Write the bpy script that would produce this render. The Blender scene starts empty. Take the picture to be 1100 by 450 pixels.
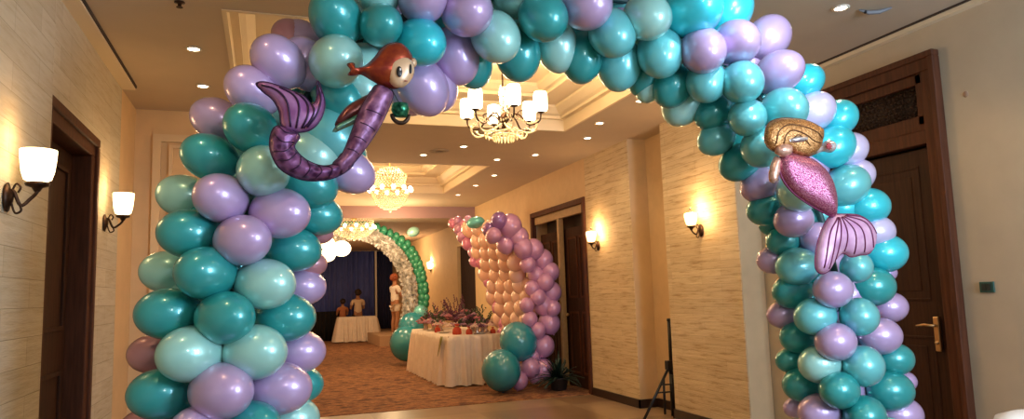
import bpy, bmesh, math, random
from mathutils import Vector, Matrix
random.seed(7)
PI = math.pi
SC = bpy.context.scene
COL = SC.collection
# ------------------------------------------------------------------ camera
YAW, PITCH, ROLL, F, EYE = 0.33278, 0.11595, -0.03181, 768.859, 1.4
fw = Vector((math.sin(YAW)*math.cos(PITCH), math.cos(YAW)*math.cos(PITCH), math.sin(PITCH)))
r0 = Vector((math.cos(YAW), -math.sin(YAW), 0)); u0 = r0.cross(fw)
rt = r0*math.cos(ROLL)+u0*math.sin(ROLL); up = -r0*math.sin(ROLL)+u0*math.cos(ROLL)
EYEP = Vector((0, 0, EYE))
cam = bpy.data.objects.new('camera', bpy.data.cameras.new('camera')); COL.objects.link(cam)
M = Matrix.Identity(4)
for i in range(3):
    M[i][0] = rt[i]; M[i][1] = up[i]; M[i][2] = -fw[i]; M[i][3] = EYEP[i]
cam.matrix_world = M
cam.data.sensor_width = 36; cam.data.lens = F/1100*36; cam.data.clip_start = .05; cam.data.clip_end = 200
SC.camera = cam
def ray(x, y): return fw*F+rt*(x-550)-up*(y-225)
def PY(x, y, Y): d = ray(x, y); return EYEP+d*(Y/d.y)          # measured point on the cross plane at distance Y
def PZ(x, y, Z): d = ray(x, y); return EYEP+d*((Z-EYE)/d.z)
def zc(p): return (Vector(p)-EYEP).dot(fw)
def px(p):
    d = Vector(p)-EYEP; z = d.dot(fw); return 550+F*d.dot(rt)/z, 225-F*d.dot(up)/z
# ------------------------------------------------------------------ materials
def new_mat(name):
    m = bpy.data.materials.new(name); m.use_nodes = True
    return m, m.node_tree, m.node_tree.nodes['Principled BSDF']
def N(nt, t, **k):
    n = nt.nodes.new(t)
    for a, b in k.items():
        if a in n.inputs.keys(): n.inputs[a].default_value = b
        else: setattr(n, a, b)
    return n
def ramp(nt, stops):
    r = nt.nodes.new('ShaderNodeValToRGB'); e = r.color_ramp.elements
    while len(e) < len(stops): e.new(.5)
    for i, (p, c) in enumerate(stops): e[i].position = p; e[i].color = (*c, 1)
    return r
def coords(nt, scale=(1, 1, 1), rot=(0, 0, 0)):
    tc = nt.nodes.new('ShaderNodeTexCoord'); mp = nt.nodes.new('ShaderNodeMapping')
    mp.inputs['Scale'].default_value = scale; mp.inputs['Rotation'].default_value = rot
    nt.links.new(tc.outputs['Object'], mp.inputs['Vector']); return mp
def mat(name, c, rough=.5, metal=0, noise=0, nscale=20, bump=0, emit=0, ec=None, coat=0, sss=0, trans=0, nstretch=(1, 1, 1)):
    m, nt, b = new_mat(name)
    b.inputs['Base Color'].default_value = (*c, 1); b.inputs['Roughness'].default_value = rough
    b.inputs['Metallic'].default_value = metal; b.inputs['Coat Weight'].default_value = coat
    b.inputs['Coat Roughness'].default_value = .08
    if sss:
        b.inputs['Subsurface Weight'].default_value = sss; b.inputs['Subsurface Radius'].default_value = (.1, .1, .1)
        b.inputs['Subsurface Scale'].default_value = .6
    b.inputs['Transmission Weight'].default_value = trans
    if emit:
        b.inputs['Emission Color'].default_value = (*(ec or c), 1); b.inputs['Emission Strength'].default_value = emit
    if noise or bump:
        mp = coords(nt, nstretch); n = N(nt, 'ShaderNodeTexNoise', Scale=nscale, Detail=4.0)
        nt.links.new(mp.outputs[0], n.inputs['Vector'])
        if noise:
            r = ramp(nt, [(.3, tuple(v*(1-noise) for v in c)), (.7, tuple(min(1, v*(1+noise)) for v in c))])
            nt.links.new(n.outputs['Fac'], r.inputs[0]); nt.links.new(r.outputs[0], b.inputs['Base Color'])
        if bump:
            bp = N(nt, 'ShaderNodeBump', Strength=bump, Distance=.01)
            nt.links.new(n.outputs['Fac'], bp.inputs['Height']); nt.links.new(bp.outputs[0], b.inputs['Normal'])
    return m
def stone_mat(name, c1, c2, cm, axis, bw, bh, streak):
    m, nt, b = new_mat(name); L = nt.links.new
    tc = nt.nodes.new('ShaderNodeTexCoord'); sp = nt.nodes.new('ShaderNodeSeparateXYZ'); cb = nt.nodes.new('ShaderNodeCombineXYZ')
    L(tc.outputs['Object'], sp.inputs[0]); L(sp.outputs[axis], cb.inputs[0]); L(sp.outputs[2], cb.inputs[1])
    br = N(nt, 'ShaderNodeTexBrick', Scale=1.0); br.offset = .37
    br.inputs['Color1'].default_value = (*c1, 1); br.inputs['Color2'].default_value = (*c2, 1); br.inputs['Mortar'].default_value = (*cm, 1)
    br.inputs['Mortar Size'].default_value = .0022; br.inputs['Mortar Smooth'].default_value = .6
    br.inputs['Brick Width'].default_value = bw; br.inputs['Row Height'].default_value = bh
    L(cb.outputs[0], br.inputs['Vector'])
    mp = nt.nodes.new('ShaderNodeMapping'); mp.inputs['Scale'].default_value = (1.6, 15, 1); L(cb.outputs[0], mp.inputs[0])
    n = N(nt, 'ShaderNodeTexNoise', Scale=2.0, Detail=5.0, Roughness=.65); L(mp.outputs[0], n.inputs['Vector'])
    r = ramp(nt, [(.30, streak), (.47, (.93, .9, .86)), (.62, (1, 1, 1))]); L(n.outputs['Fac'], r.inputs[0])
    mx = N(nt, 'ShaderNodeMix', data_type='RGBA', blend_type='MULTIPLY'); mx.inputs[0].default_value = .8
    L(br.outputs['Color'], mx.inputs[6]); L(r.outputs[0], mx.inputs[7]); L(mx.outputs[2], b.inputs['Base Color'])
    b.inputs['Roughness'].default_value = .75
    ad = N(nt, 'ShaderNodeMath', operation='ADD'); L(n.outputs['Fac'], ad.inputs[0])
    inv = N(nt, 'ShaderNodeMath', operation='MULTIPLY'); inv.inputs[1].default_value = -.6; L(br.outputs['Fac'], inv.inputs[0]); L(inv.outputs[0], ad.inputs[1])
    bp = N(nt, 'ShaderNodeBump', Strength=.5, Distance=.012); L(ad.outputs[0], bp.inputs['Height']); L(bp.outputs[0], b.inputs['Normal'])
    return m
STONE_R = stone_mat('split_stone_right', (.72, .59, .38), (.63, .50, .31), (.40, .29, .18), 1, .9, .075, (.50, .36, .22))
STONE_L = stone_mat('split_stone_left', (.60, .525, .385), (.53, .455, .32), (.36, .30, .20), 1, .62, .14, (.78, .70, .58))
PLASTER = mat('cream_plaster', (.66, .47, .26), .7, noise=.04, nscale=8)
PLASTER_G = mat('beige_plaster', (.50, .41, .29), .6, noise=.04, nscale=6)
PLASTER_W = mat('warm_plaster', (.70, .47, .24), .7, noise=.04, nscale=5)
CEIL = mat('ceiling_paint', (.56, .46, .34), .8, noise=.02, nscale=4)
MOULD = mat('moulding_paint', (.78, .65, .45), .6)
BEAMM = mat('shaded_beam_paint', (.35, .22, .22), .8)  # darker than the ceiling: weaker light on this face put into the colour
DARKGAP = mat('dark_reveal', (.05, .03, .02), .8)  # near-black stands in for the dark of slots and rooms behind doors
WOOD = mat('dark_stained_wood', (.042, .015, .007), .6, noise=.35, nscale=6, nstretch=(8, 8, .6))
WOOD2 = mat('brown_stained_wood', (.085, .027, .011), .6, noise=.3, nscale=6, nstretch=(8, 8, .6))
CARVE = mat('carved_wood', (.05, .026, .015), .5, noise=.5, nscale=60)
PALEW = mat('pale_frame_wood', (.45, .30, .15), .5, noise=.1)
BASEB = mat('dark_skirting', (.028, .013, .008), .4)
BRONZE = mat('aged_bronze', (.055, .028, .016), .42, .8, noise=.4, nscale=40)
BRASS = mat('brass', (.62, .42, .22), .35, 1)
GOLDM = mat('gilt_metal', (.72, .5, .2), .3, 1)
BLACKM = mat('black_metal', (.012, .011, .012), .4, .3)
SHADE = mat('lit_opal_glass', (1, .9, .7), .4, emit=5.0, ec=(1, .74, .40))
SHADE_R = mat('lit_amber_glass', (1, .85, .6), .4, emit=4.5, ec=(1, .66, .28))
BULB = mat('lit_bulb', (1, .9, .7), .4, emit=9, ec=(1, .80, .50))
LED = mat('lit_downlight', (1, .95, .8), .4, emit=14, ec=(1, .84, .58))
CRYS = mat('crystal', (1, .86, .6), .12, .25, emit=.16, ec=(1, .66, .30), coat=.5)  # glows weakly itself, standing in for the lamplight it catches
WHITEP = mat('white_trim_paint', (.8, .72, .6), .5)
CLOTH = mat('white_tablecloth', (.80, .70, .62), .8, noise=.04, nscale=10)
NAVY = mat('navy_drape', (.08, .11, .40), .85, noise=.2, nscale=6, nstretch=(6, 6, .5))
BLACKF = mat('black_drape', (.008, .006, .007), .9)
def carpet_mat():
    m, nt, b = new_mat('patterned_carpet'); L = nt.links.new
    mp = coords(nt, (1, 1, 1)); br = N(nt, 'ShaderNodeTexBrick', Scale=1.0); br.offset = .5
    br.inputs['Color1'].default_value = (.22, .095, .045, 1); br.inputs['Color2'].default_value = (.13, .06, .03, 1); br.inputs['Mortar'].default_value = (.13, .05, .03, 1)
    br.inputs['Mortar Size'].default_value = .015; br.inputs['Brick Width'].default_value = .55; br.inputs['Row Height'].default_value = .42; L(mp.outputs[0], br.inputs['Vector'])
    mp2 = coords(nt, (1.6, 4, 1)); w = N(nt, 'ShaderNodeTexNoise', Scale=2.2, Detail=5.0, Roughness=.7); L(mp2.outputs[0], w.inputs['Vector'])
    r = ramp(nt, [(.40, (.035, .012, .010)), (.47, (.25, .09, .035)), (.53, (.44, .22, .09)), (.59, (.08, .024, .018))]); L(w.outputs['Fac'], r.inputs[0])
    mx = N(nt, 'ShaderNodeMix', data_type='RGBA'); mx.inputs[0].default_value = .8; L(br.outputs['Color'], mx.inputs[6]); L(r.outputs[0], mx.inputs[7])
    L(mx.outputs[2], b.inputs['Base Color']); b.inputs['Roughness'].default_value = .95; return m
CARPET = carpet_mat()
def tile_mat():
    m, nt, b = new_mat('polished_floor_tile'); L = nt.links.new
    mp = coords(nt, (1/1.2, 1/1.2, 1)); ck = N(nt, 'ShaderNodeTexChecker', Scale=1.0)
    ck.inputs['Color1'].default_value = (.36, .26, .16, 1); ck.inputs['Color2'].default_value = (.27, .18, .11, 1); L(mp.outputs[0], ck.inputs['Vector'])
    n = N(nt, 'ShaderNodeTexNoise', Scale=3.0, Detail=6.0); mp2 = coords(nt); L(mp2.outputs[0], n.inputs['Vector'])
    r = ramp(nt, [(.35, (.8, .75, .7)), (.65, (1, 1, 1))]); L(n.outputs['Fac'], r.inputs[0])
    mx = N(nt, 'ShaderNodeMix', data_type='RGBA', blend_type='MULTIPLY'); mx.inputs[0].default_value = .7; L(ck.outputs['Color'], mx.inputs[6]); L(r.outputs[0], mx.inputs[7])
    L(mx.outputs[2], b.inputs['Base Color']); b.inputs['Roughness'].default_value = .28; return m
TILE = tile_mat()
for m_ in (WOOD, WOOD2, CARVE): m_.node_tree.nodes['Principled BSDF'].inputs['Specular IOR Level'].default_value = .2
def latex(name, c, metal=.22, rough=.33, tr=0):
    m, nt, b = new_mat(name); L = nt.links.new
    # pearl latex: the rim of the skin is denser, its middle thinner and paler
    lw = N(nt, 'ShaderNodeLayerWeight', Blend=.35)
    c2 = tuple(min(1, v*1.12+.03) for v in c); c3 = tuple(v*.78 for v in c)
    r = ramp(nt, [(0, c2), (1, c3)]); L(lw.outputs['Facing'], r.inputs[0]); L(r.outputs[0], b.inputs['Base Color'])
    b.inputs['Roughness'].default_value = rough; b.inputs['Metallic'].default_value = metal
    b.inputs['Coat Weight'].default_value = .8; b.inputs['Coat Roughness'].default_value = .10
    b.inputs['Subsurface Weight'].default_value = .25; b.inputs['Subsurface Radius'].default_value = (.08, .08, .08)
    b.inputs['Subsurface Scale'].default_value = .6
    return m
BC = {'T': ('dark teal', (.006, .33, .32)), 'A': ('aqua', (.13, .55, .56)), 'M': ('pale mint', (.35, .70, .63)),
      'L': ('lilac', (.52, .36, .60)), 'P': ('dusky pink', (.48, .20, .23)), 'C': ('turquoise', (.01, .58, .66)),  # turquoise: teal brightened, the glow of daylight put into its colour
      'V': ('pale lavender', (.62, .56, .80))}
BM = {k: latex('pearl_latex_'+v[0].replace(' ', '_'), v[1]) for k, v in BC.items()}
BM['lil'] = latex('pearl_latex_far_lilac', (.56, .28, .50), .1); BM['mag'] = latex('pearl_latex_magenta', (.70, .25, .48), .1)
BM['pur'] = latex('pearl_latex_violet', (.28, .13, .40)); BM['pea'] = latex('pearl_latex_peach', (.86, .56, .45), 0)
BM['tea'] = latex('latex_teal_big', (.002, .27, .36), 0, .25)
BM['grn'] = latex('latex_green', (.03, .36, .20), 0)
# ------------------------------------------------------------------ mesh helpers
def link(name, me, parent=None, loc=None):
    o = bpy.data.objects.new(name, me); COL.objects.link(o)
    if parent is not None: o.parent = parent
    if loc is not None: o.location = loc
    return o
def tag(o, label=None, cat=None, group=None, kind=None):
    if label: o['label'] = label
    if cat: o['category'] = cat
    if group: o['group'] = group
    if kind: o['kind'] = kind
    return o
def thing(name, label, cat, loc=(0, 0, 0), group=None, rz=0):
    o = bpy.data.objects.new(name, None); COL.objects.link(o); o.location = loc; o.rotation_euler = (0, 0, rz)
    return tag(o, label, cat, group)
class MB:
    def __init__(s): s.b = bmesh.new()
    def box(s, x0, y0, z0, x1, y1, z1):
        vs = [s.b.verts.new((x, y, z)) for z in (z0, z1) for x, y in ((x0, y0), (x1, y0), (x1, y1), (x0, y1))]
        for f in ((0, 3, 2, 1), (4, 5, 6, 7), (0, 1, 5, 4), (1, 2, 6, 5), (2, 3, 7, 6), (3, 0, 4, 7)): s.b.faces.new([vs[i] for i in f])
        return s
    def lathe(s, prof, c=(0, 0, 0), seg=20, ax=None):
        c = Vector(c); q = Vector((0, 0, 1)).rotation_difference(Vector(ax)) if ax is not None else None
        rings = []
        for r, z in prof:
            ring = []
            for k in range(seg):
                a = 2*PI*k/seg; v = Vector((max(r, 1e-4)*math.cos(a), max(r, 1e-4)*math.sin(a), z))
                if q: v = q@v
                ring.append(s.b.verts.new(c+v))
            rings.append(ring)
        for i in range(len(rings)-1):
            for k in range(seg):
                s.b.faces.new((rings[i][k], rings[i][(k+1) % seg], rings[i+1][(k+1) % seg], rings[i+1][k]))
        if prof[0][0] > .002: s.b.faces.new(rings[0][::-1])
        if prof[-1][0] > .002: s.b.faces.new(rings[-1])
        return s
    def tube(s, pts, r, seg=8):
        pts = [Vector(p) for p in pts]; n = len(pts); rs = r if isinstance(r, (list, tuple)) else [r]*n
        prev = None; rings = []
        for i, p in enumerate(pts):
            t = (pts[min(i+1, n-1)]-pts[max(i-1, 0)]).normalized()
            if prev is None: prev = t.orthogonal().normalized()
            u = (prev-t*prev.dot(t)).normalized(); prev = u; v = t.cross(u)
            rings.append([s.b.verts.new(p+(u*math.cos(2*PI*k/seg)+v*math.sin(2*PI*k/seg))*rs[i]) for k in range(seg)])
        for i in range(n-1):
            for k in range(seg): s.b.faces.new((rings[i][k], rings[i][(k+1) % seg], rings[i+1][(k+1) % seg], rings[i+1][k]))
        s.b.faces.new(rings[0][::-1]); s.b.faces.new(rings[-1]); return s
    def ball(s, c, r, sx=1, sy=1, sz=1, seg=12, rings=8):
        bmesh.ops.create_uvsphere(s.b, u_segments=seg, v_segments=rings, radius=r, matrix=Matrix.Translation(c)@Matrix.Diagonal((sx, sy, sz, 1))); return s
    def mesh(s, name, m, smooth=True):
        me = bpy.data.meshes.new(name); bmesh.ops.recalc_face_normals(s.b, faces=s.b.faces[:]); s.b.to_mesh(me); s.b.free()
        me.materials.append(m)
        if smooth:
            for p in me.polygons: p.use_smooth = True
        return me
    def build(s, name, m, parent=None, smooth=False, bevel=0, loc=None):
        o = link(name, s.mesh(name, m, smooth), parent, loc)
        if bevel:
            b = o.modifiers.new('bevel', 'BEVEL'); b.width = bevel; b.segments = 2; b.limit_method = 'ANGLE'
        return o
def frame_x(mb, xa, xb, y0, y1, z0, z1, w, bottom=False):      # a frame lying in a wall of constant x, butt-jointed
    zb = z0+w if bottom else z0
    mb.box(xa, y0, zb, xb, y0+w, z1-w); mb.box(xa, y1-w, zb, xb, y1, z1-w); mb.box(xa, y0, z1-w, xb, y1, z1)
    if bottom: mb.box(xa, y0, z0, xb, y1, z0+w)
def struct(mb, name, m, **k): o = mb.build(name, m, **k); o['kind'] = 'structure'; return o
def smooth_path(pts, n=8):
    out = []; P = [Vector(p) for p in pts]; P = [P[0]*2-P[1]]+P+[P[-1]*2-P[-2]]
    for i in range(1, len(P)-2):
        a, b, c, d = P[i-1:i+3]
        for k in range(n):
            t = k/n; out.append(.5*((2*b)+(c-a)*t+(2*a-5*b+4*c-d)*t*t+(3*b-a-3*c+d)*t**3))
    out.append(P[-2]); return out
HC = 3.24
# ------------------------------------------------------------------ room shell
XL, XS, XD = -1.158, 4.197, 4.453
YB, YF = -2.5, 25.4          # room ends
f = MB(); f.box(-3, YB, -.1, 6, 9.05, 0); struct(f, 'floor', TILE)
f = MB(); f.box(.2, 9.05, -.1, 4.6, YF, .006); struct(f, 'floor_carpet', CARPET)
f = MB(); f.box(3.06, 20.7, 0, 4.5, 25.2, .3)
struct(f, 'floor_platform', mat('platform_boards', (.50, .34, .22), .6))
# ceiling with two recessed trays
C1 = (-.25, 4.72, 3.24, 7.45); C2 = (-.1, 9.79, 3.03, 12.56)
f = MB()
def slab(x0, y0, x1, y1): f.box(x0, y0, HC, x1, y1, HC+.06)
def hole(C, ya, yb):
    e = .01; slab(-3, ya, 6, C[1]-e); slab(-3, C[1]-e, C[0]-e, C[3]+e); slab(C[2]+e, C[1]-e, 6, C[3]+e); slab(-3, C[3]+e, 6, yb)
hole(C1, YB, 8.6); hole(C2, 8.6, 14.6)
struct(f, 'ceiling', CEIL)
f = MB(); f.box(.2, 14.6, 3.03, 4.6, YF, 3.3); struct(f, 'ceiling_lowered', mat('far_ceiling_paint', (.50, .38, .28), .8))
f = MB(); f.box(.2, 14.56, 3.0, 4.5, 14.6, HC); struct(f, 'trim_5', BEAMM)
def tray(n, C):
    prof = [(-.03, .001), (-.03, -.006), (0, -.006), (0, .12), (.06, .12), (.06, .15), (.10, .17), (.16, .23), (.16, .255), (.42, .255), (.42, .29), (.46, .30), (.52, .35), (.52, .38)]
    b = bmesh.new(); rings = []
    for i, z in prof:
        rings.append([b.verts.new((x, y, HC+z)) for x, y in ((C[0]+i, C[1]+i), (C[2]-i, C[1]+i), (C[2]-i, C[3]-i), (C[0]+i, C[3]-i))])
    for a, c in zip(rings, rings[1:]):
        for k in range(4): b.faces.new((a[k], a[(k+1) % 4], c[(k+1) % 4], c[k]))
    me = bpy.data.meshes.new('tray'); b.to_mesh(me); b.free(); me.materials.append(MOULD)
    o = link('trim_%d' % n, me); o['kind'] = 'structure'
    g = MB(); g.box(C[0]+.5, C[1]+.5, HC+.38, C[2]-.5, C[3]-.5, HC+.42); struct(g, 'ceiling_panel_%d' % n, MOULD)
tray(1, C1); tray(2, C2)
def door_hole(mb, X0, X1, ya, yb, y0, y1, zt):          # a wall with an opening
    if y0 > ya: mb.box(X0, ya, 0, X1, y0, HC)
    if yb > y1: mb.box(X0, y1, 0, X1, yb, HC)
    mb.box(X0, y0, zt, X1, y1, HC)
# left wall
f = MB(); door_hole(f, XL-.3, XL, 4.3, 6.6, 4.37, 5.6, 2.545); struct(f, 'wall_left', STONE_L)
f = MB(); f.box(XL-.3, YB, 0, XL+.06, 4.36, HC); struct(f, 'wall_left_near', STONE_L)
f = MB(); f.box(XL-.3, 6.6, 0, XL-.02, 7.4, HC); f.box(XL-.3, 7.4, 0, .2, 7.6, HC); struct(f, 'wall_left_return', PLASTER_W)
f = MB(); f.box(0, 7.6, 0, .2, YF, HC); struct(f, 'wall_left_far', PLASTER)
f = MB(); f.box(XL-.02, YB, HC-.035, XL+.10, 6.6, HC-.001); struct(f, 'trim_3', MOULD)
f = MB(); f.box(XL+.10, YB, HC-.02, XL+.112, 6.6, HC-.001); struct(f, 'trim_4', DARKGAP)
# moulded panel on the return wall
g = MB()
for a in ((-1.02, 0, -.95, 2.93), (-.88, 0, -.85, 2.87)): g.box(a[0], 7.36, a[1], a[2], 7.4, a[3])
g.box(-1.02, 7.36, 2.93, .1, 7.4, 3.0); g.box(-.88, 7.37, 2.87, .1, 7.4, 2.9); struct(g, 'trim_6', mat('return_moulding_paint', (.72, .52, .29), .6))
# curved cove where the left return meets the ceiling
# right wall: two stone pilasters, plain recesses
f = MB(); f.box(XS, 7.73, 0, XD+.3, 9.0, HC); f.box(XS, 5.66, 0, XD+.3, 6.95, HC); struct(f, 'wall_right_stone', STONE_R)
f = MB(); f.box(XS+.006, 5.654, 0, XD, 5.66, HC); f.box(XS+.006, 7.724, 0, XD, 7.73, HC); struct(f, 'wall_right_returns', PLASTER)
f = MB(); f.box(XD-.01, 6.9, 0, XD+.3, 7.75, HC); struct(f, 'wall_right_recess', PLASTER)
f = MB(); door_hole(f, XS, XD+.3, 9.0, 14.6, 9.05, 11.12, 2.66); door_hole(f, XS, XD+.3, 14.6, YF, 14.66, 16.15, 2.5); struct(f, 'wall_right_far', PLASTER)
f = MB(); door_hole(f, XD, XD+.3, YB, 5.7, 3.65, 4.95, 2.985); struct(f, 'wall_right', PLASTER_G)
f = MB(); f.box(XD-.055, YB, HC-.045, XD, 5.66, HC); struct(f, 'trim_7', MOULD)
f = MB(); f.box(XD-.066, YB, HC-.015, XD-.055, 5.66, HC-.001); struct(f, 'trim_8', DARKGAP)
f = MB(); f.box(-.1, YF, 0, 4.7, YF+.2, HC); struct(f, 'wall_back', PLASTER)
# baseboards
f = MB(); f.box(XS-.02, 7.71, 0, XS, 9.0, .10); f.box(XS-.02, 7.71, 0, XD, 7.73, .10); f.box(XD-.03, 6.95, 0, XD-.01, 7.73, .10); f.box(XS-.02, 5.64, 0, XS, 6.97, .10); f.box(XS-.02, 6.95, 0, XD-.01, 6.97, .1); f.box(XS-.02, 5.64, 0, XD, 5.66, .1)
struct(f, 'baseboard_right', BASEB)
f = MB(); f.box(XD-.02, 4.97, 0, XD, 5.64, .10); f.box(XD-.02, YB, 0, XD, 3.6, .10); struct(f, 'baseboard_right_near', BASEB)
f = MB(); f.box(XL, 5.7, 0, XL+.02, 6.6, .10); f.box(XL+.06, YB, 0, XL+.08, 4.36, .10); struct(f, 'baseboard_left', BASEB)
# ---- doors
def lever(parent, c, dy, dx):
    g = MB(); g.box(c[0]-.012, c[1]-.022, c[2]-.13, c[0]+.012, c[1]+.022, c[2]+.11); h = g.build('handle_plate', BRASS, parent, bevel=.006)
    g = MB(); g.tube([(c[0], c[1], c[2]+.05), (c[0]+dx, c[1], c[2]+.05), (c[0]+dx, c[1]+dy*.5, c[2]+.055), (c[0]+dx, c[1]+dy, c[2]+.045)], [.011, .011, .010, .008], 8)
    g.build('lever', BRASS, h, smooth=True)
    g = MB(); g.ball((c[0]+dx*.4, c[1], c[2]-.07), .014); g.build('keyhole_turn', BRASS, h, smooth=True)
# near right door (door_1)
d1 = thing('door_1', 'tall dark brown wooden door with carved transom in right wall', 'door', (0, 0, 0)); d1['kind'] = 'structure'
y0, y1, zt = 3.63, 4.95, 2.99; X = XD
g = MB(); w = .115
frame_x(g, X-.05, X+.08, y0, y1, 0, zt, w); frame_x(g, X-.07, X-.001, y0-.015, y1+.015, 0, zt+.015, .045)
g.build('casing', WOOD2, d1, bevel=.006)
g = MB(); g.box(X-.035, y0+w, 2.36, X+.06, y1-w, 2.46); g.box(X-.02, y0+w, 2.46, X+.05, y1-w, 2.57); g.box(X-.02, y0+w, 2.80, X+.05, y1-w, zt-w)
g.box(X-.02, y0+w, 2.5, X+.05, y0+w+.07, 2.88); g.box(X-.02, y1-w-.07, 2.5, X+.05, y1-w, 2.88); g.build('transom_rail', WOOD2, d1, bevel=.006)
g = MB(); g.box(X+.03, y0+w, 2.55, X+.05, y1-w, 2.82)
random.seed(3)
ny = 22
for i in range(ny):                                   # carved scrollwork panel
    for j in range(6):
        yy = y0+w+.09+(y1-y0-2*w-.18)*(i+.5*(j % 2)+.25)/ny; zz = 2.59+j*.042
        pts = [(X+.022+.004*math.sin(k), yy+(.004+.0026*k)*math.cos(k*.9+i), zz+(.004+.0026*k)*math.sin(k*.9+i)) for k in range(7)]
        g.tube(pts, .006, 5)
cv = g.build('carved_panel', CARVE, d1, smooth=True)
g = MB(); g.box(X+.02, y0+w+.02, .02, X+.065, y1-w-.01, 2.34); leaf = g.build('door_leaf', WOOD, d1, bevel=.004)
g = MB()
for a, b2, c, e in ((y0+w+.14, y1-w-.12, 1.25, 2.22), (y0+w+.14, y1-w-.12, .2, 1.0)):
    frame_x(g, X+.015, X+.022, a, b2, c, e, .02, True)
    g.box(X+.016, a+.07, c+.07, X+.024, b2-.07, e-.07)
g.build('raised_panels', WOOD, leaf, bevel=.004)
g = MB(); g.box(X-.0, y0+w, 0.0, X+.02, y0+w+.022, 2.30); g.build('leaf_edge_strip', mat('worn_edge', (.30, .20, .12), .5), leaf)
g = MB(); g.box(X+.2, y0, 0, X+.28, y1, zt); g.build('dark_backing', DARKGAP, d1)  # dark panel added to block outside light through the door gap
lever(leaf, (X+.0, y0+w+.10, 1.03), .13, -.045)
# left door (door_2)
d2 = thing('door_2', 'dark brown wooden door deep set in left stone wall', 'door'); d2['kind'] = 'structure'
X = XL
g = MB(); frame_x(g, X-.2, X+.03, 4.38, 5.595, 0, 2.54, .115); frame_x(g, X+.002, X+.05, 4.372, 5.615, 0, 2.56, .06)
g.build('casing', WOOD2, d2, bevel=.008)
g = MB(); g.box(X-.15, 4.5, .01, X-.09, 5.48, 2.42); leaf = g.build('door_leaf', WOOD, d2, bevel=.004)
g = MB()
for a, b2, c, e in ((4.62, 5.36, 1.25, 2.3), (4.62, 5.36, .2, 1.0)):
    frame_x(g, X-.092, X-.075, a, b2, c, e, .03, True)
g.build('raised_panels', WOOD, leaf, bevel=.004)
lever(leaf, (X-.075, 4.66, 1.11), -.07, .04)
# far right double door (door_3)
d3 = thing('door_3', 'dark wooden double door standing open behind the pink shell arch', 'door'); d3['kind'] = 'structure'
X = XS
g = MB(); frame_x(g, X-.03, X+.05, 9.02, 11.16, 0, 2.70, .08); g.build('casing', WOOD2, d3, bevel=.006)
g = MB(); g.box(X+.02, 9.10, 2.50, X+.08, 11.07, 2.63); g.box(X+.02, 10.05, 0, X+.1, 10.13, 2.50); g.build('inner_frame', PALEW, d3, bevel=.006)
for ya, yb in ((9.1, 10.05), (10.13, 11.07)):
    g = MB(); g.box(X+.12, ya+.005, .01, X+.17, yb-.005, 2.34); lf = g.build('door_leaf', WOOD, d3, bevel=.004)
    g = MB()
    for c, e in ((1.3, 2.2), (.2, 1.1)):
        for q in (0, .42):
            a, b2 = ya+.1+q, ya+.44+q
            frame_x(g, X+.11, X+.125, a, b2, c, e, .03, True)
    g.build('raised_panels', WOOD2, lf)
g = MB(); g.ball((X+.09, 10.0, 1.05), .025); g.build('door_knob', BRASS, d3, smooth=True)
g = MB(); g.box(X+.26, 9.0, 0, X+.3, 11.2, 2.7); g.build('dark_backing', DARKGAP, d3)  # dark sheet standing in for the unlit space behind the leaves
# far doorway (door_4)
d4 = thing('door_4', 'dark curtained doorway in right wall beyond the flower table', 'door'); d4['kind'] = 'structure'
g = MB()
n = 60
for k in range(n):
    a = 14.66+1.49*k/n; b2 = 14.66+1.49*(k+1)/n
    xa = XS+.1+.035*math.sin(k*.9); xb = XS+.1+.035*math.sin((k+1)*.9)
    v = [g.b.verts.new(q) for q in ((xa, a, 0), (xb, b2, 0), (xb, b2, 2.5), (xa, a, 2.5))]; g.b.faces.new(v)
g.build('dark_curtain', mat('dark_brown_curtain', (.035, .018, .015), .9), d4, smooth=True)
g = MB(); g.box(XS+.26, 14.6, 0, XS+.3, 16.2, 2.5); g.build('dark_backing', DARKGAP, d4)  # dark sheet standing in for the unlit space behind the curtain
# ------------------------------------------------------------------ far end drapes
def drape(name, m, x0, x1, Y, z0, z1, waves, label, cat, amp=.04):
    g = MB(); n = max(40, waves*8); rows = []
    for z in (z0, (z0+z1)/2, z1):
        rows.append([g.b.verts.new((x0+(x1-x0)*k/n, Y+amp*math.sin(2*PI*waves*k/n)+.3*amp*math.sin(5.3*k), z)) for k in range(n+1)])
    for a, c in zip(rows, rows[1:]):
        for k in range(n): g.b.faces.new((a[k], a[k+1], c[k+1], c[k]))
    o = g.build(name, m, smooth=True); s = o.modifiers.new('thick', 'SOLIDIFY'); s.thickness = .006
    return tag(o, label, cat)
seam = PY(404, 300, 25.0).x
drape('stage_curtain', NAVY, .25, seam-.03, 25.2, .02, 3.0, 18, 'wide navy blue curtain hanging across the far end wall', 'curtain')
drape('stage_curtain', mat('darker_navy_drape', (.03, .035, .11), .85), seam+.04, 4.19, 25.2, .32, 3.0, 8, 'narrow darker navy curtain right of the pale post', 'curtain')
g = MB(); g.box(seam-.025, 25.05, 0, seam+.035, 25.1, 3.0); g.box(seam-.06, 25.0, 0, seam+.07, 25.15, .03)
tag(g.build('curtain_post', WHITEP), 'thin pale upright post between the two navy curtains', 'post')
drape('stage_skirt', BLACKF, .25, PY(372, 350, 24.8).x, 24.9, 0, .98, 14, 'black fabric skirt along the floor before the navy curtain, left of the draped table', 'curtain')
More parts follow.
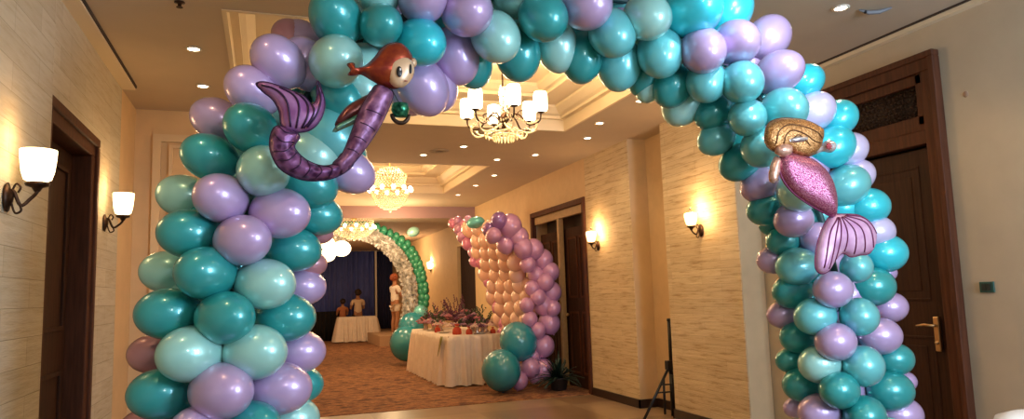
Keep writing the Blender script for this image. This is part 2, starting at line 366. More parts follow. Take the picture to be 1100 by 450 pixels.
# ------------------------------------------------------------------ balloons
def balloon_mesh(name, m, ratio=1.28, seg=32, rings=20):
    b = bmesh.new(); R = []
    for i in range(rings+1):
        t = PI*i/rings; z = -math.cos(t); r = math.sin(t)
        if z < 0: r *= 1-.10*z*z                       # slimmer towards the neck
        zz = z*ratio
        R.append([b.verts.new((max(r, .035)*math.cos(2*PI*k/seg), max(r, .035)*math.sin(2*PI*k/seg), zz)) for k in range(seg)] if 0 < i < rings else None)
    R[rings] = [b.verts.new((0, 0, ratio))]
    R[0] = [b.verts.new((.035*math.cos(2*PI*k/seg), .035*math.sin(2*PI*k/seg), -ratio)) for k in range(seg)]
    lip = [b.verts.new((.075*math.cos(2*PI*k/seg), .075*math.sin(2*PI*k/seg), -ratio-.09)) for k in range(seg)]
    ch = [lip]+R[:rings]
    for a, c in zip(ch, ch[1:]):
        for k in range(seg): b.faces.new((a[k], a[(k+1) % seg], c[(k+1) % seg], c[k]))
    for k in range(seg): b.faces.new((R[rings-1][k], R[rings-1][(k+1) % seg], R[rings][0]))
    b.faces.new(lip[::-1])
    bmesh.ops.recalc_face_normals(b, faces=b.faces[:]); me = bpy.data.meshes.new(name); b.to_mesh(me); b.free(); me.materials.append(m)
    for p in me.polygons: p.use_smooth = True
    return me
BMESH = {k: balloon_mesh('balloon_'+k, BM[k]) for k in BM}
RMESH = {k: balloon_mesh('round_balloon_'+k, BM[k], 1.08, 24, 14) for k in BM}
ORD = ['', 'first', 'second', 'third', 'fourth', 'fifth', 'sixth', 'seventh', 'eighth', 'ninth', 'tenth', 'eleventh', 'twelfth', 'thirteenth', 'fourteenth', 'fifteenth', 'sixteenth', 'seventeenth', 'eighteenth', 'nineteenth', 'twentieth']
ORD += ['twenty-'+s for s in ORD[1:10]]+['thirtieth']+['thirty-'+s for s in ORD[1:10]]+['fortieth']+['forty-'+s for s in ORD[1:10]]
YA = 3.4; RC = .262
sp_px = [(228, 560), (232, 510), (236, 450), (240, 400), (243, 340), (252, 290), (266, 230), (288, 175), (325, 110), (375, 55), (430, 20), (510, -2), (600, -5), (680, 3), (735, 28), (790, 72), (830, 130), (860, 185), (882, 235), (896, 290), (906, 340), (913, 390), (917, 450), (920, 510), (922, 560)]
spn = [PY(x, y, YA) for x, y in sp_px]
spn = [Vector((spn[0].x-.02, YA, .15))]+spn+[Vector((spn[-1].x+.02, YA, .15))]
spine = smooth_path(spn, 10)
def nearest(p):
    best = None
    for i, (a, b) in enumerate(zip(spine, spine[1:])):
        ab = b-a; t = max(0, min(1, (p-a).dot(ab)/max(ab.length_squared, 1e-9))); q = a+ab*t; d = (p-q).length
        if best is None or d < best[0]: best = (d, q, i, ab.normalized())
    return best
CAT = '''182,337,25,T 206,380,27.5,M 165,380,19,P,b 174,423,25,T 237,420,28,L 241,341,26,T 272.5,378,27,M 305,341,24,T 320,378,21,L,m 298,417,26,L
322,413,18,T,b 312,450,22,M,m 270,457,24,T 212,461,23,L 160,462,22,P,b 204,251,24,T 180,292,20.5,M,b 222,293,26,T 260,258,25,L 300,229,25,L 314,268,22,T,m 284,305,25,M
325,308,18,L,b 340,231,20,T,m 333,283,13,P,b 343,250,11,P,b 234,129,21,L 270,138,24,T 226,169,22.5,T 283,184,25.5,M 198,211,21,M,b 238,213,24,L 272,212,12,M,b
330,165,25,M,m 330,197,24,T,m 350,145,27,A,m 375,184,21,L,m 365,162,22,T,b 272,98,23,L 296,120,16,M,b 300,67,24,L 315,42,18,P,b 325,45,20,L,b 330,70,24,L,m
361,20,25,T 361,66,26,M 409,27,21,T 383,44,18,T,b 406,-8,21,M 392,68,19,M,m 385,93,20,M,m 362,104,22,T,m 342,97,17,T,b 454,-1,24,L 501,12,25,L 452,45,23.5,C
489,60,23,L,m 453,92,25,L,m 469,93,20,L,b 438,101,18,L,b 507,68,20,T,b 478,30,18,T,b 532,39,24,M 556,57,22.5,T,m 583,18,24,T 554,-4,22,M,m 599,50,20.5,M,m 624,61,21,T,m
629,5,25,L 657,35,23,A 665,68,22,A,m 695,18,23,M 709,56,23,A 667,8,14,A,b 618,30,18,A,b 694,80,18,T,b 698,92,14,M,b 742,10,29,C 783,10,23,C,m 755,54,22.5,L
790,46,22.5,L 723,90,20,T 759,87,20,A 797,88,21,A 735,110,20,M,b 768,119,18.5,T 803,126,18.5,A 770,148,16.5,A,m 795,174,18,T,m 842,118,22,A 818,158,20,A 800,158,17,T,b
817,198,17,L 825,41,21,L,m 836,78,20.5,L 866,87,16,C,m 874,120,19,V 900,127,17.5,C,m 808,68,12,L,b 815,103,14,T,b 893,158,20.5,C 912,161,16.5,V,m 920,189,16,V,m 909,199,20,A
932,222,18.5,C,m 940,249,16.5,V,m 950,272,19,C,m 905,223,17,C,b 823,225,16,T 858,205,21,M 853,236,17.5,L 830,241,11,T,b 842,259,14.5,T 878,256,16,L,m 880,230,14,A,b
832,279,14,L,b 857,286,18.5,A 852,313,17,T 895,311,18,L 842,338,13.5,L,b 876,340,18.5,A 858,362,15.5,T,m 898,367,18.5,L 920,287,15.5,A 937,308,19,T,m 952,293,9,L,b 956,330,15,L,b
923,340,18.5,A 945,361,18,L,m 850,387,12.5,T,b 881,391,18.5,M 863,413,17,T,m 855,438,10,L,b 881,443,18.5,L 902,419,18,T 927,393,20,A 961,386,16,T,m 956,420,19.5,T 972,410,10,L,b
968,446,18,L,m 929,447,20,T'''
placed = []      # (center, spine point, tangent, radius, colour, visible)
for tok in CAT.split():
    q = tok.split(','); x, y, r, c = float(q[0]), float(q[1]), float(q[2]), q[3]; lay = q[4] if len(q) > 4 else 'f'
    p0 = PY(x, y, YA); d, s, i, t = nearest(p0)
    dd = math.sqrt(max(0, RC*RC-d*d))
    dy = {'f': -dd-.0, 'm': -.42*dd+.02, 'b': .09}[lay]
    p = PY(x, y, YA+dy); placed.append([p, nearest(Vector((p.x, YA, p.z)))[1], t, r*zc(p)/F*1.10, c, 'v', (x, y)])
random.seed(11)
# the sides of the garland the photo does not face: its far side, and the stretches beyond the frame
acc = 0; ring = 0
for i in range(len(spine)-1):
    acc += (spine[i+1]-spine[i]).length
    if acc < .17: continue
    acc = 0; ring += 1
    s = spine[i]; t = (spine[i+1]-s).normalized(); sd = t.cross(Vector((0, 1, 0)))
    for k in range(6):
        a = 2*PI*(k+.5*(ring % 2))/6
        rr = .112; off = (sd*math.cos(a)+Vector((0, 1, 0))*math.sin(a)); p = s+off*(RC-.02)
        u, v = px(p)
        inframe = -25 < v < 470
        if inframe and math.sin(a) < .35: continue
        if inframe: p = s+off*.17; rr = .115
        if p.z < .13 or p.z > HC-.16: continue
        if min((p-q[0]).length for q in placed) < (.155 if not inframe else .10): continue
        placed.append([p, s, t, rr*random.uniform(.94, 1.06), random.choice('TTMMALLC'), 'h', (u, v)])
def merged(name, items, mats, lab, cat, grp=None):      # many small pieces nobody needs one by one
    me = bpy.data.meshes.new(name); b = bmesh.new()
    for mesh, mtx, mi in items:
        n0 = len(b.faces); n1 = len(b.verts); b.from_mesh(mesh); b.verts.ensure_lookup_table(); b.faces.ensure_lookup_table()
        for v in b.verts[n1:]: v.co = mtx@v.co
        for fc_ in b.faces[n0:]: fc_.material_index = mi; fc_.smooth = True
    b.to_mesh(me); b.free()
    for m in mats: me.materials.append(m)
    o = link(name, me); return tag(o, lab, cat, grp, 'stuff')
LOW = balloon_mesh('plain_balloon', BM['T'], 1.25, 14, 9)
hidden = [q for q in placed if q[5] == 'h']; placed = [q for q in placed if q[5] == 'v']
keys = list(BC); it = []
for q in hidden:
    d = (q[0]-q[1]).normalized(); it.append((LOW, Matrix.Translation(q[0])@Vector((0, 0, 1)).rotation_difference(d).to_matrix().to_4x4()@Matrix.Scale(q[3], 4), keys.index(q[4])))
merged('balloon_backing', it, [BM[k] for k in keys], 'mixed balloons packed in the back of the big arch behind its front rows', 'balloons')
def section(x, y):
    if x < 420: return 'left leg' if y > 215 else 'left shoulder'
    if x < 700: return 'crown'
    return 'right leg' if y > 215 else 'right shoulder'
rows = {}
for q in placed:
    x, y = q[6]; sec = section(x, y)
    if q[5] == 'v':
        s = q[1]; ux, uy = px(s); d2 = math.hypot(x-ux, y-uy)*zc(q[0])/F
        cx, cy = 590, 330
        out = math.hypot(x-cx, y-cy) > math.hypot(ux-cx, uy-cy)
        side = 'middle' if d2 < .13 else ('outer side' if out else 'inner side')
    else: side = 'back'
    q += [sec, side]; rows.setdefault((sec, side, q[4]), []).append(q)
for (sec, side, c), L in rows.items():
    crown = sec == 'crown'; L.sort(key=lambda q: q[6][0] if crown else -q[0].z)
    if not crown: L.sort(key=lambda q: q[0].z)
    cn = BC[c][0]
    for n, q in enumerate(L):
        p, s = q[0], q[1]
        if len(L) == 1: od = 'sole one that colour'
        else: od = ('%s %s from the left' if crown else '%s %s up')%(ORD[n+1], cn)
        if side == 'back': lab = '%s balloon on the back of the big arch\'s %s, %s' % (cn, sec, od.replace(cn+' ', ''))
        else: lab = '%s balloon, %s of the big arch\'s %s, %s' % (cn, side, sec, od)
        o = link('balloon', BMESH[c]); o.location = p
        d = (p-s)
        if sec.endswith('leg'): d = Vector((d.x if abs(d.x) > .09 else math.copysign(.09, d.x), d.y*.42, d.z*.4))
        elif sec.startswith('left'): d = Vector((d.x, d.y*.6, d.z))
        else: d = Vector((d.x*.8, d.y, d.z*.8))
        d = d.normalized() if d.length > .02 else Vector((0, -1, 0))
        o.rotation_mode = 'QUATERNION'; o.rotation_quaternion = Vector((0, 0, 1)).rotation_difference(d)
        o.scale = (q[3], q[3], q[3]); tag(o, lab, 'balloon', 'latex balloons of the big arch, %s' % sec)
# frame the garland is tied to
g = MB(); g.tube(spine[::3]+[spine[-1]], .02, 8)
g.lathe([(.16, 0), (.16, .015), (.03, .03)], (spine[0].x, YA, 0)); g.lathe([(.16, 0), (.16, .015), (.03, .03)], (spine[-1].x, YA, 0))
g.tube([(spine[0].x, YA, .02), spine[0]], .02); g.tube([(spine[-1].x, YA, .02), spine[-1]], .02)
tag(g.build('garland_pole', mat('dark_teal_tube', (.01, .05, .05), .5), smooth=True), 'dark tube pole bent inside the big balloon arch', 'pole')
# ------------------------------------------------------------------ foil balloons
def inside(p, poly):
    c = False; n = len(poly)
    for i in range(n):
        (x1, y1), (x2, y2) = poly[i], poly[i-1]
        if (y1 > p[1]) != (y2 > p[1]) and p[0] < (x2-x1)*(p[1]-y1)/(y2-y1)+x1: c = not c
    return c
def ndist(p, poly):
    best = (1e9, None)
    for i in range(len(poly)):
        a = poly[i-1]; b = poly[i]; dx, dy = b[0]-a[0], b[1]-a[1]; l = dx*dx+dy*dy
        t = 0 if l == 0 else max(0, min(1, ((p[0]-a[0])*dx+(p[1]-a[1])*dy)/l)); q = (a[0]+dx*t, a[1]+dy*t); d = math.hypot(p[0]-q[0], p[1]-q[1])
        if d < best[0]: best = (d, q)
    return best
def spl(pts, n=5, closed=True):
    P = [Vector((a, b, 0)) for a, b in pts]; out = []; m = len(P)
    if not closed: return [(v.x, v.y) for v in smooth_path(P, n)]
    for i in range(m):
        a, b, c, d = P[i-1], P[i], P[(i+1) % m], P[(i+2) % m]
        for k in range(n):
            t = k/n; v = .5*((2*b)+(c-a)*t+(2*a-5*b+4*c-d)*t*t+(3*b-a-3*c+d)*t**3); out.append((v.x, v.y))
    return out
class Foil:
    """an inflated cushion between two sealed sheets; outline measured on a plane at distance Y"""
    def __init__(s, outline, Y, thick, step=.009, closedspl=5, pleat=None):
        s.Y = Y; s.T = thick; s.step = step; s.pleat = pleat
        s.poly = [(PY(a, b, Y).x, PY(a, b, Y).z) for a, b in spl(outline, closedspl)]
        xs = [p[0] for p in s.poly]; zs = [p[1] for p in s.poly]; s.bb = (min(xs), min(zs), max(xs), max(zs))
        s.dm = 0
        for i in range(400):
            p = (random.uniform(s.bb[0], s.bb[2]), random.uniform(s.bb[1], s.bb[3]))
            if inside(p, s.poly): s.dm = max(s.dm, ndist(p, s.poly)[0])
    def h(s, x, z):
        if not inside((x, z), s.poly): return 0
        d = min(1, ndist((x, z), s.poly)[0]/max(s.dm, 1e-4)); v = s.T*math.sqrt(max(0, 1-(1-d)**2))
        if s.pleat: v *= 1+.10*min(1, d*3)*s.pleat(x, z)
        return v
    def mesh(s, name, m):
        b = bmesh.new(); st = s.step; nx = int((s.bb[2]-s.bb[0])/st)+2; nz = int((s.bb[3]-s.bb[1])/st)+2; G = {}
        ins = {}
        for i in range(nx+1):
            for j in range(nz+1):
                p = (s.bb[0]+(i-.5)*st, s.bb[1]+(j-.5)*st); ins[i, j] = (inside(p, s.poly), p)
        cells = [(i, j) for i in range(nx) for j in range(nz) if sum(ins[i+a, j+c][0] for a, c in ((0, 0), (1, 0), (0, 1), (1, 1))) >= 3]
        cnt = {}
        for i, j in cells:
            for a, c in ((0, 0), (1, 0), (0, 1), (1, 1)): cnt[i+a, j+c] = cnt.get((i+a, j+c), 0)+1
        for side in (-1, 1):
            for (i, j), n in cnt.items():
                I, p = ins[i, j]
                edge = n < 4 or not I
                if edge:
                    if side == -1: q = ndist(p, s.poly)[1]; G[i, j, -1] = G[i, j, 1] = b.verts.new((q[0], s.Y, q[1]))
                else: G[i, j, side] = b.verts.new((p[0], s.Y+side*s.h(*p), p[1]))
        for i, j in cells:
            for side in (-1, 1):
                vs = [G[i, j, side], G[i+1, j, side], G[i+1, j+1, side], G[i, j+1, side]]
                if side == 1: vs = vs[::-1]
                try: b.faces.new(vs)
                except ValueError: pass
        bmesh.ops.remove_doubles(b, verts=b.verts[:], dist=1e-5)
        me = bpy.data.meshes.new(name); b.to_mesh(me); b.free(); me.materials.append(m)
        for p in me.polygons: p.use_smooth = True
        return me
    def build(s, name, m, parent): return link(name, s.mesh(name, m), parent)
    def line(s, pts, r, name, m, parent, n=6):       # printed line or crease following the front sheet
        P = [(PY(a, b, s.Y).x, PY(a, b, s.Y).z) for a, b in spl(pts, n, False)]
        g = MB(); g.tube([(x, s.Y-s.h(x, z)-.0015, z) for x, z in P], r, 6); return g.build(name, m, parent, smooth=True)
    def rim(s, r, name, m, parent):
        g = MB(); q = [(x, s.Y, z) for x, z in s.poly]; g.tube(q+[q[0]], r, 6); return g.build(name, m, parent, smooth=True)
def foil_mat(name, c1, c2, scale=60, rough=.28, metal=.75, bump=.25, vor=False):
    m, nt, b = new_mat(name); L = nt.links.new; mp = coords(nt)
    n = N(nt, 'ShaderNodeTexVoronoi' if vor else 'ShaderNodeTexNoise', Scale=float(scale)); L(mp.outputs[0], n.inputs['Vector'])
    r = ramp(nt, [(.35 if not vor else .2, c1), (.65, c2)]); o = n.outputs['Distance' if vor else 'Fac']
    L(o, r.inputs[0]); L(r.outputs[0], b.inputs['Base Color']); b.inputs['Roughness'].default_value = rough; b.inputs['Metallic'].default_value = metal
    bp = N(nt, 'ShaderNodeBump', Strength=bump, Distance=.006); L(o, bp.inputs['Height']); L(bp.outputs[0], b.inputs['Normal']); return m
F_FIN = foil_mat('violet_foil', (.27, .09, .27), (.42, .19, .40), 18, metal=.35, rough=.42)
F_TAIL = foil_mat('scaled_violet_foil', (.07, .015, .07), (.25, .09, .23), 34, vor=True, bump=.7, metal=.4, rough=.4)
F_BODY = foil_mat('creased_violet_foil', (.13, .035, .11), (.34, .15, .29), 26, bump=1.0, metal=.35, rough=.42)
F_LINE = mat('dark_violet_print', (.035, .008, .045), .4, .3)
F_HAIR = foil_mat('red_foil_hair', (.30, .035, .02), (.42, .07, .02), 30, metal=.55)
F_SKIN = mat('printed_skin', (.80, .52, .30), .35, .2)
F_INK = mat('black_print', (.01, .01, .01), .3)
F_WH = mat('white_print', (.9, .9, .9), .3)
F_GRN = foil_mat('mint_foil', (.08, .35, .25), (.35, .6, .45), 30)
YF1 = 2.90
m1 = thing('foil_balloon', 'foil mermaid balloon with red hair and violet tail on the arch\'s left shoulder', 'foil balloon', PY(330, 185, YF1), 'foil mermaid balloons')
def sub(parent):
    return parent
def fixparent(o, par):       # keep world-space mesh under a located thing
    pass
base1 = m1.location.copy()
tail = []
cl = [(309, 140, 13), (303, 156, 13.5), (309, 171, 13), (325, 182, 11), (345, 186, 8), (362, 182, 7), (374, 170, 8), (386, 150, 11), (397, 128, 13.5), (407, 108, 13), (414, 95, 9)]
def outline(cl):
    L, R = [], []
    for i, (x, y, r) in enumerate(cl):
        a = cl[max(0, i-1)]; b = cl[min(len(cl)-1, i+1)]; dx, dy = b[0]-a[0], b[1]-a[1]; l = math.hypot(dx, dy); nx_, ny_ = -dy/l, dx/l
        L.append((x+nx_*r, y+ny_*r)); R.append((x-nx_*r, y-ny_*r))
    return L+R[::-1]
fins = [[(275, 90), (283, 88), (296, 91), (312, 97), (326, 103), (335, 112), (340, 106), (341, 87), (346, 98), (349, 113), (344, 129), (334, 139), (322, 142), (308, 142), (302, 134), (300, 120), (293, 107), (282, 98)]]
ft = Foil(fins[0], YF1, .035); o = ft.build('tail_fin', F_FIN, None); parts1 = [o]
for k, ln in enumerate(([(281, 93), (297, 99), (308, 112), (312, 138)], [(300, 95), (315, 104), (321, 118), (318, 139)], [(318, 100), (329, 112), (330, 126), (324, 139)], [(334, 112), (337, 122), (332, 133), (326, 139)], [(341, 92), (344, 110), (339, 126), (330, 138)])):
    ft.line(ln, .0042, 'fin_rib', F_LINE, o)
ft.rim(.0035, 'seam', F_LINE, o)
F_T2 = Foil(outline(cl[:7]), YF1-.01, .045); o = F_T2.build('tail', F_TAIL, None); parts1.append(o); F_T2.rim(.003, 'seam', F_LINE, o)
for k in range(9):
    a = cl[0]; t = k/8*5; i = int(t); i = min(i, 5); fr = t-i; x = cl[i][0]*(1-fr)+cl[i+1][0]*fr; y = cl[i][1]*(1-fr)+cl[i+1][1]*fr; r = (cl[i][2]*(1-fr)+cl[i+1][2]*fr)*.9
    dx, dy = cl[i+1][0]-cl[i][0], cl[i+1][1]-cl[i][1]; l = math.hypot(dx, dy); nx_, ny_ = -dy/l, dx/l; tx, ty = dx/l*5, dy/l*5
    F_T2.line([(x+nx_*r, y+ny_*r), (x+tx, y+ty), (x-nx_*r, y-ny_*r)], .0022, 'scale_line', F_LINE, o)
F_T3 = Foil(outline(cl[5:]), YF1-.015, .05); o = F_T3.build('body', F_BODY, None); parts1.append(o); F_T3.rim(.0025, 'seam', F_LINE, o)
for t_ in ((376, 163, 390, 170), (383, 150, 398, 158), (390, 136, 408, 146), (396, 122, 415, 130)):
    F_T3.line([(t_[0]-4, t_[1]-2), ((t_[0]+t_[2])/2-3, (t_[1]+t_[3])/2-2), (t_[2]-5, t_[3]-3)], .0018, 'crease', F_LINE, o, 4)
hl = Foil([(398, 101), (404, 108), (396, 118), (383, 127), (369, 133), (359, 137), (363, 126), (373, 114), (386, 106)], YF1+.03, .022); o = hl.build('hair_lock', foil_mat('dark_red_foil_hair', (.10, .018, .015), (.20, .04, .03), 30, metal=.3), None); parts1.append(o)
gl = Foil([(392, 118), (395, 121), (386, 130), (370, 138), (357, 143), (362, 134), (376, 126)], YF1+.02, .015); o = gl.build('side_fin', F_GRN, None); parts1.append(o)
hr = Foil([(373, 69), (380, 68), (382, 73), (392, 71), (402, 62), (410, 52), (420, 46.5), (431, 47), (439, 54), (443, 63), (441, 76), (436, 88), (426, 95), (412, 93), (399, 86), (388, 80), (379, 81), (374, 80), (377, 75)], YF1-.03, .06); o = hr.build('hair', F_HAIR, None); parts1.append(o); hr.rim(.002, 'seam', mat('dark_red_print', (.10, .01, .01), .4), o)
fc = Foil([(415.5, 73), (419, 65), (427, 61), (436, 61), (443.5, 67), (445, 78), (440, 88), (432, 94), (423, 93), (417, 85)], YF1-.066, .032); o = fc.build('face', F_SKIN, None); parts1.append(o)
def disc(x, y, Y, rx, rz, name, m, parent):
    c = PY(x, y, Y); g = MB(); g.ball(c, 1, rx, .004, rz, 16, 8); return g.build(name, m, parent, smooth=True)
disc(429, 77, YF1-.100, .012, .023, 'eye', F_INK, o); disc(430, 74.5, YF1-.105, .004, .006, 'eye_glint', F_WH, o)
disc(441, 74, YF1-.093, .006, .021, 'eye', F_INK, o)
disc(436, 87, YF1-.094, .008, .002, 'mouth', mat('red_print', (.4, .03, .03), .4), o)
er = Foil([(440, 63), (445, 62), (448, 67), (446, 72), (441, 73), (439, 68)], YF1-.03, .015); parts1.append(er.build('hand', F_SKIN, None))
def adopt(parts, root):
    base = root.location.copy()
    for o in parts: o.parent = root; o.location = -base
adopt(parts1, m1)
# second mermaid, seen on the right shoulder
F_GOLD = foil_mat('glitter_gold_foil', (.34, .12, .03), (.80, .44, .17), 160, metal=.8, bump=.7)
F_GOLD2 = mat('dark_gold_print', (.16, .06, .015), .5, .4)
F_MAG = foil_mat('magenta_scale_foil', (.70, .34, .44), (.36, .06, .16), 200, vor=True, bump=.3, metal=.7)
F_PINKF = foil_mat('pink_pleated_foil', (.52, .25, .43), (.70, .42, .58), 14, metal=.3, rough=.45)
F_WINE = mat('wine_print', (.16, .015, .07), .4, .3)
F_PEACH = foil_mat('peach_foil', (.60, .30, .20), (.80, .50, .38), 60, metal=.5)
F_SIL = foil_mat('silver_foil', (.55, .50, .52), (.85, .82, .82), 30)
YF2 = 2.90
m2 = thing('foil_balloon', 'foil mermaid balloon with gold hair and magenta scaled tail on the right shoulder', 'foil balloon', PY(870, 210, YF2), 'foil mermaid balloons')
parts = []
h2 = Foil([(822, 152), (822, 140), (827, 131), (838, 127), (852, 127), (865, 129), (877, 134), (884, 140), (883, 152), (879, 162), (869, 168), (857, 168), (846, 162), (836, 163), (828, 161)], YF2-.03, .045); o = h2.build('hair', F_GOLD, None); parts.append(o); h2.rim(.0025, 'seam', F_GOLD2, o)
for ln in ([(829, 156), (831, 143), (841, 136), (856, 137), (870, 143), (878, 150)], [(837, 156), (838, 147), (846, 142), (858, 146), (868, 153), (876, 155)], [(845, 152), (851, 147), (858, 152), (864, 158)]): h2.line(ln, .0032, 'hair_strand', F_GOLD2, o)
parts.append(Foil([(848, 151), (853, 147), (862, 146), (872, 148), (864, 152), (854, 153)], YF2-.072, .012).build('hair_band', F_SIL, None))
a1 = Foil([(870, 157), (880, 156), (888, 151), (896, 152), (899, 158), (893, 164), (884, 163), (876, 166), (869, 165)], YF2-.02, .02); o = a1.build('arm', F_SIL, None); parts.append(o)
g = MB()
for k in range(8):
    a = 2*PI*k/8; c = PY(890, 157, YF2-.052); g.tube([c, c+Vector((.020*math.cos(a), -.004, .020*math.sin(a)))], [.007, .003], 6)
g.ball(PY(890, 157, YF2-.052), .009); g.build('starfish', mat('coral_red_print', (.45, .05, .06), .4), o, smooth=True)
parts.append(Foil([(834, 157), (841, 153), (849, 156), (851, 163), (846, 169), (838, 168), (833, 163)], YF2-.05, .03).build('shoulder', F_PEACH, None))
parts.append(Foil([(832, 168), (838, 170), (838, 182), (835, 194), (830, 197), (826, 192), (827, 180)], YF2-.02, .022).build('lower_arm', F_PEACH, None))
t2 = Foil([(838, 168), (846, 164), (858, 166), (872, 171), (883, 179), (892, 192), (897, 208), (898, 222), (896, 233), (890, 231), (878, 225), (862, 215), (850, 205), (841, 193), (837, 180)], YF2-.03, .055); o = t2.build('tail', F_MAG, None); parts.append(o); t2.rim(.0045, 'seam', F_WINE, o)
f2 = Foil([(894, 231), (887, 238), (880, 254), (876, 272), (876, 288), (882, 294), (890, 291), (897, 280), (905, 272), (914, 276), (924, 274), (934, 272), (940, 262), (940, 249), (934, 238), (922, 231), (907, 230)], YF2-.02, .04); o = f2.build('tail_fin', F_PINKF, None); parts.append(o); f2.rim(.003, 'seam', F_WINE, o)
for ln in ([(896, 234), (887, 252), (881, 288)], [(897, 234), (892, 255), (887, 289)], [(898, 234), (897, 256), (894, 281)], [(900, 234), (904, 252), (904, 270)], [(901, 233), (912, 250), (914, 273)], [(903, 233), (919, 246), (925, 271)], [(905, 232), (926, 241), (934, 266)], [(907, 231), (926, 235), (938, 251)]): f2.line(ln, .0036, 'fin_rib', F_WINE, o)
adopt(parts, m2)
# little hanging ornament
oc = PY(430, 118, 3.0)
g = MB(); g.lathe([(.0, .03), (.034, .026), (.040, 0), (.030, -.03), (.006, -.034)], (0, 0, 0), 14)
orn = thing('hanging_ornament', 'small green ornament with a dark ring hanging below the lilac balloons', 'ornament', oc)
g.build('green_cap', foil_mat('green_foil', (.01, .10, .05), (.06, .35, .18), 60), orn, smooth=True)
g = MB(); pts = [(.036*math.cos(a), 0, -.02-.038*math.sin(a)) for a in [PI*k/12 for k in range(13)]]; g.tube(pts, .009, 8); g.build('ring', BRONZE, orn, smooth=True)
g = MB(); g.tube([(0, 0, .02), (-.02, .1, .12)], .002, 6); g.build('string', BLACKM, orn)
# ------------------------------------------------------------------ lights and lamps
def lamp(kind, loc, power, col, **k):
    l = bpy.data.lights.new('light', kind); l.energy = power; l.color = col
    for a, b in k.items(): setattr(l, a, b)
    o = bpy.data.objects.new('light', l); COL.objects.link(o); o.location = loc; return o
WARM = (1, .69, .37)
dls = [(208, 52), (218, 92), (903, 8), (688, 108), (644, 132), (631, 148), (575, 166), (534, 171), (531, 188), (511, 199), (492, 209), (498, 157), (455, 166)]
where = ['above the left wall, nearest the camera', 'above the left wall, farther one', 'at the right beside the ceiling speaker', 'right row, nearest above the second stone pilaster', 'right row, above the recess between pilasters', 'right row, above the first pilaster', 'right row, brightest before the far door', 'beside the second tray\'s near right corner', 'right row, above the far door', 'right row, above the shell arch', 'right row, last before the beam', 'between the trays, right of the middle', 'between the trays, beside the round vent']
g = MB(); g.lathe([(.055, 0), (.058, -.006), (.043, -.010), (.040, -.004)], seg=20); ringme = g.mesh('ring', WHITEP)
g = MB(); g.lathe([(.001, -.006), (.040, -.006)], seg=20); discme = g.mesh('diffuser', LED)
def downlight(p, lab, power=16):
    o = thing('ceiling_downlight', lab, 'ceiling light', p, 'recessed ceiling downlights'); link('trim_ring', ringme, o); link('diffuser', discme, o)
    l = lamp('SPOT', (0, 0, -.03), power, WARM, spot_size=2.1, spot_blend=.6, shadow_soft_size=.05); l.parent = o
for (x, y), wv in zip(dls, where): downlight(PZ(x, y, HC), 'round recessed downlight '+wv)
for X, Y in ((1.5, 2.0), (3.3, 1.5), (1.5, .3), (-.5, 2.4), (3.66, 2.6)):  # unseen downlights, assumed in the near ceiling
    downlight(Vector((X, Y, HC)), 'round recessed downlight in the near ceiling above the camera', 22)
for X, Y in ((.9, 17.5), (2.4, 19.5), (3.6, 18.3), (1.5, 22.5)):
    downlight(Vector((X, Y, 3.03)), 'round recessed downlight in the lowered ceiling at the far end', 24)
g = MB(); vp = PZ(472, 162, HC)
for r in (.05, .08, .11): g.lathe([(r, 0), (r+.018, -.008), (r+.006, -.012), (r-.004, -.002)], seg=28)
tag(g.build('ceiling_vent', CEIL, smooth=True, loc=vp), 'round vent grille in the ceiling between the two trays', 'vent')
sk = thing('fire_sprinkler', 'small sprinkler head on the ceiling at top left', 'sprinkler', PZ(193, 2, HC))
g = MB(); g.lathe([(.03, 0), (.032, -.006), (.012, -.012), (.010, -.03)], seg=16); g.build('escutcheon', BRONZE, sk, smooth=True)
g = MB()
for k in range(8): g.box(-.004, .0, -.036, .004, .02, -.033)
g.lathe([(.02, -.036), (.02, -.033)], seg=12); g.build('deflector', BRONZE, sk)
dt = thing('ceiling_speaker', 'slim ceiling bracket beside the right downlight at top right', 'ceiling fitting', PZ(943, 8, HC))
g = MB(); g.tube([(-.10, .06, -.005), (-.03, .05, -.02), (.03, .02, -.02), (.09, -.03, -.005)], [.006, .016, .016, .006], 8); g.build('arm', mat('grey_plastic', (.2, .2, .21), .5), dt, smooth=True)
g = MB(); g.ball((-.06, .05, -.018), .012); g.build('knob', BLACKM, dt, smooth=True)
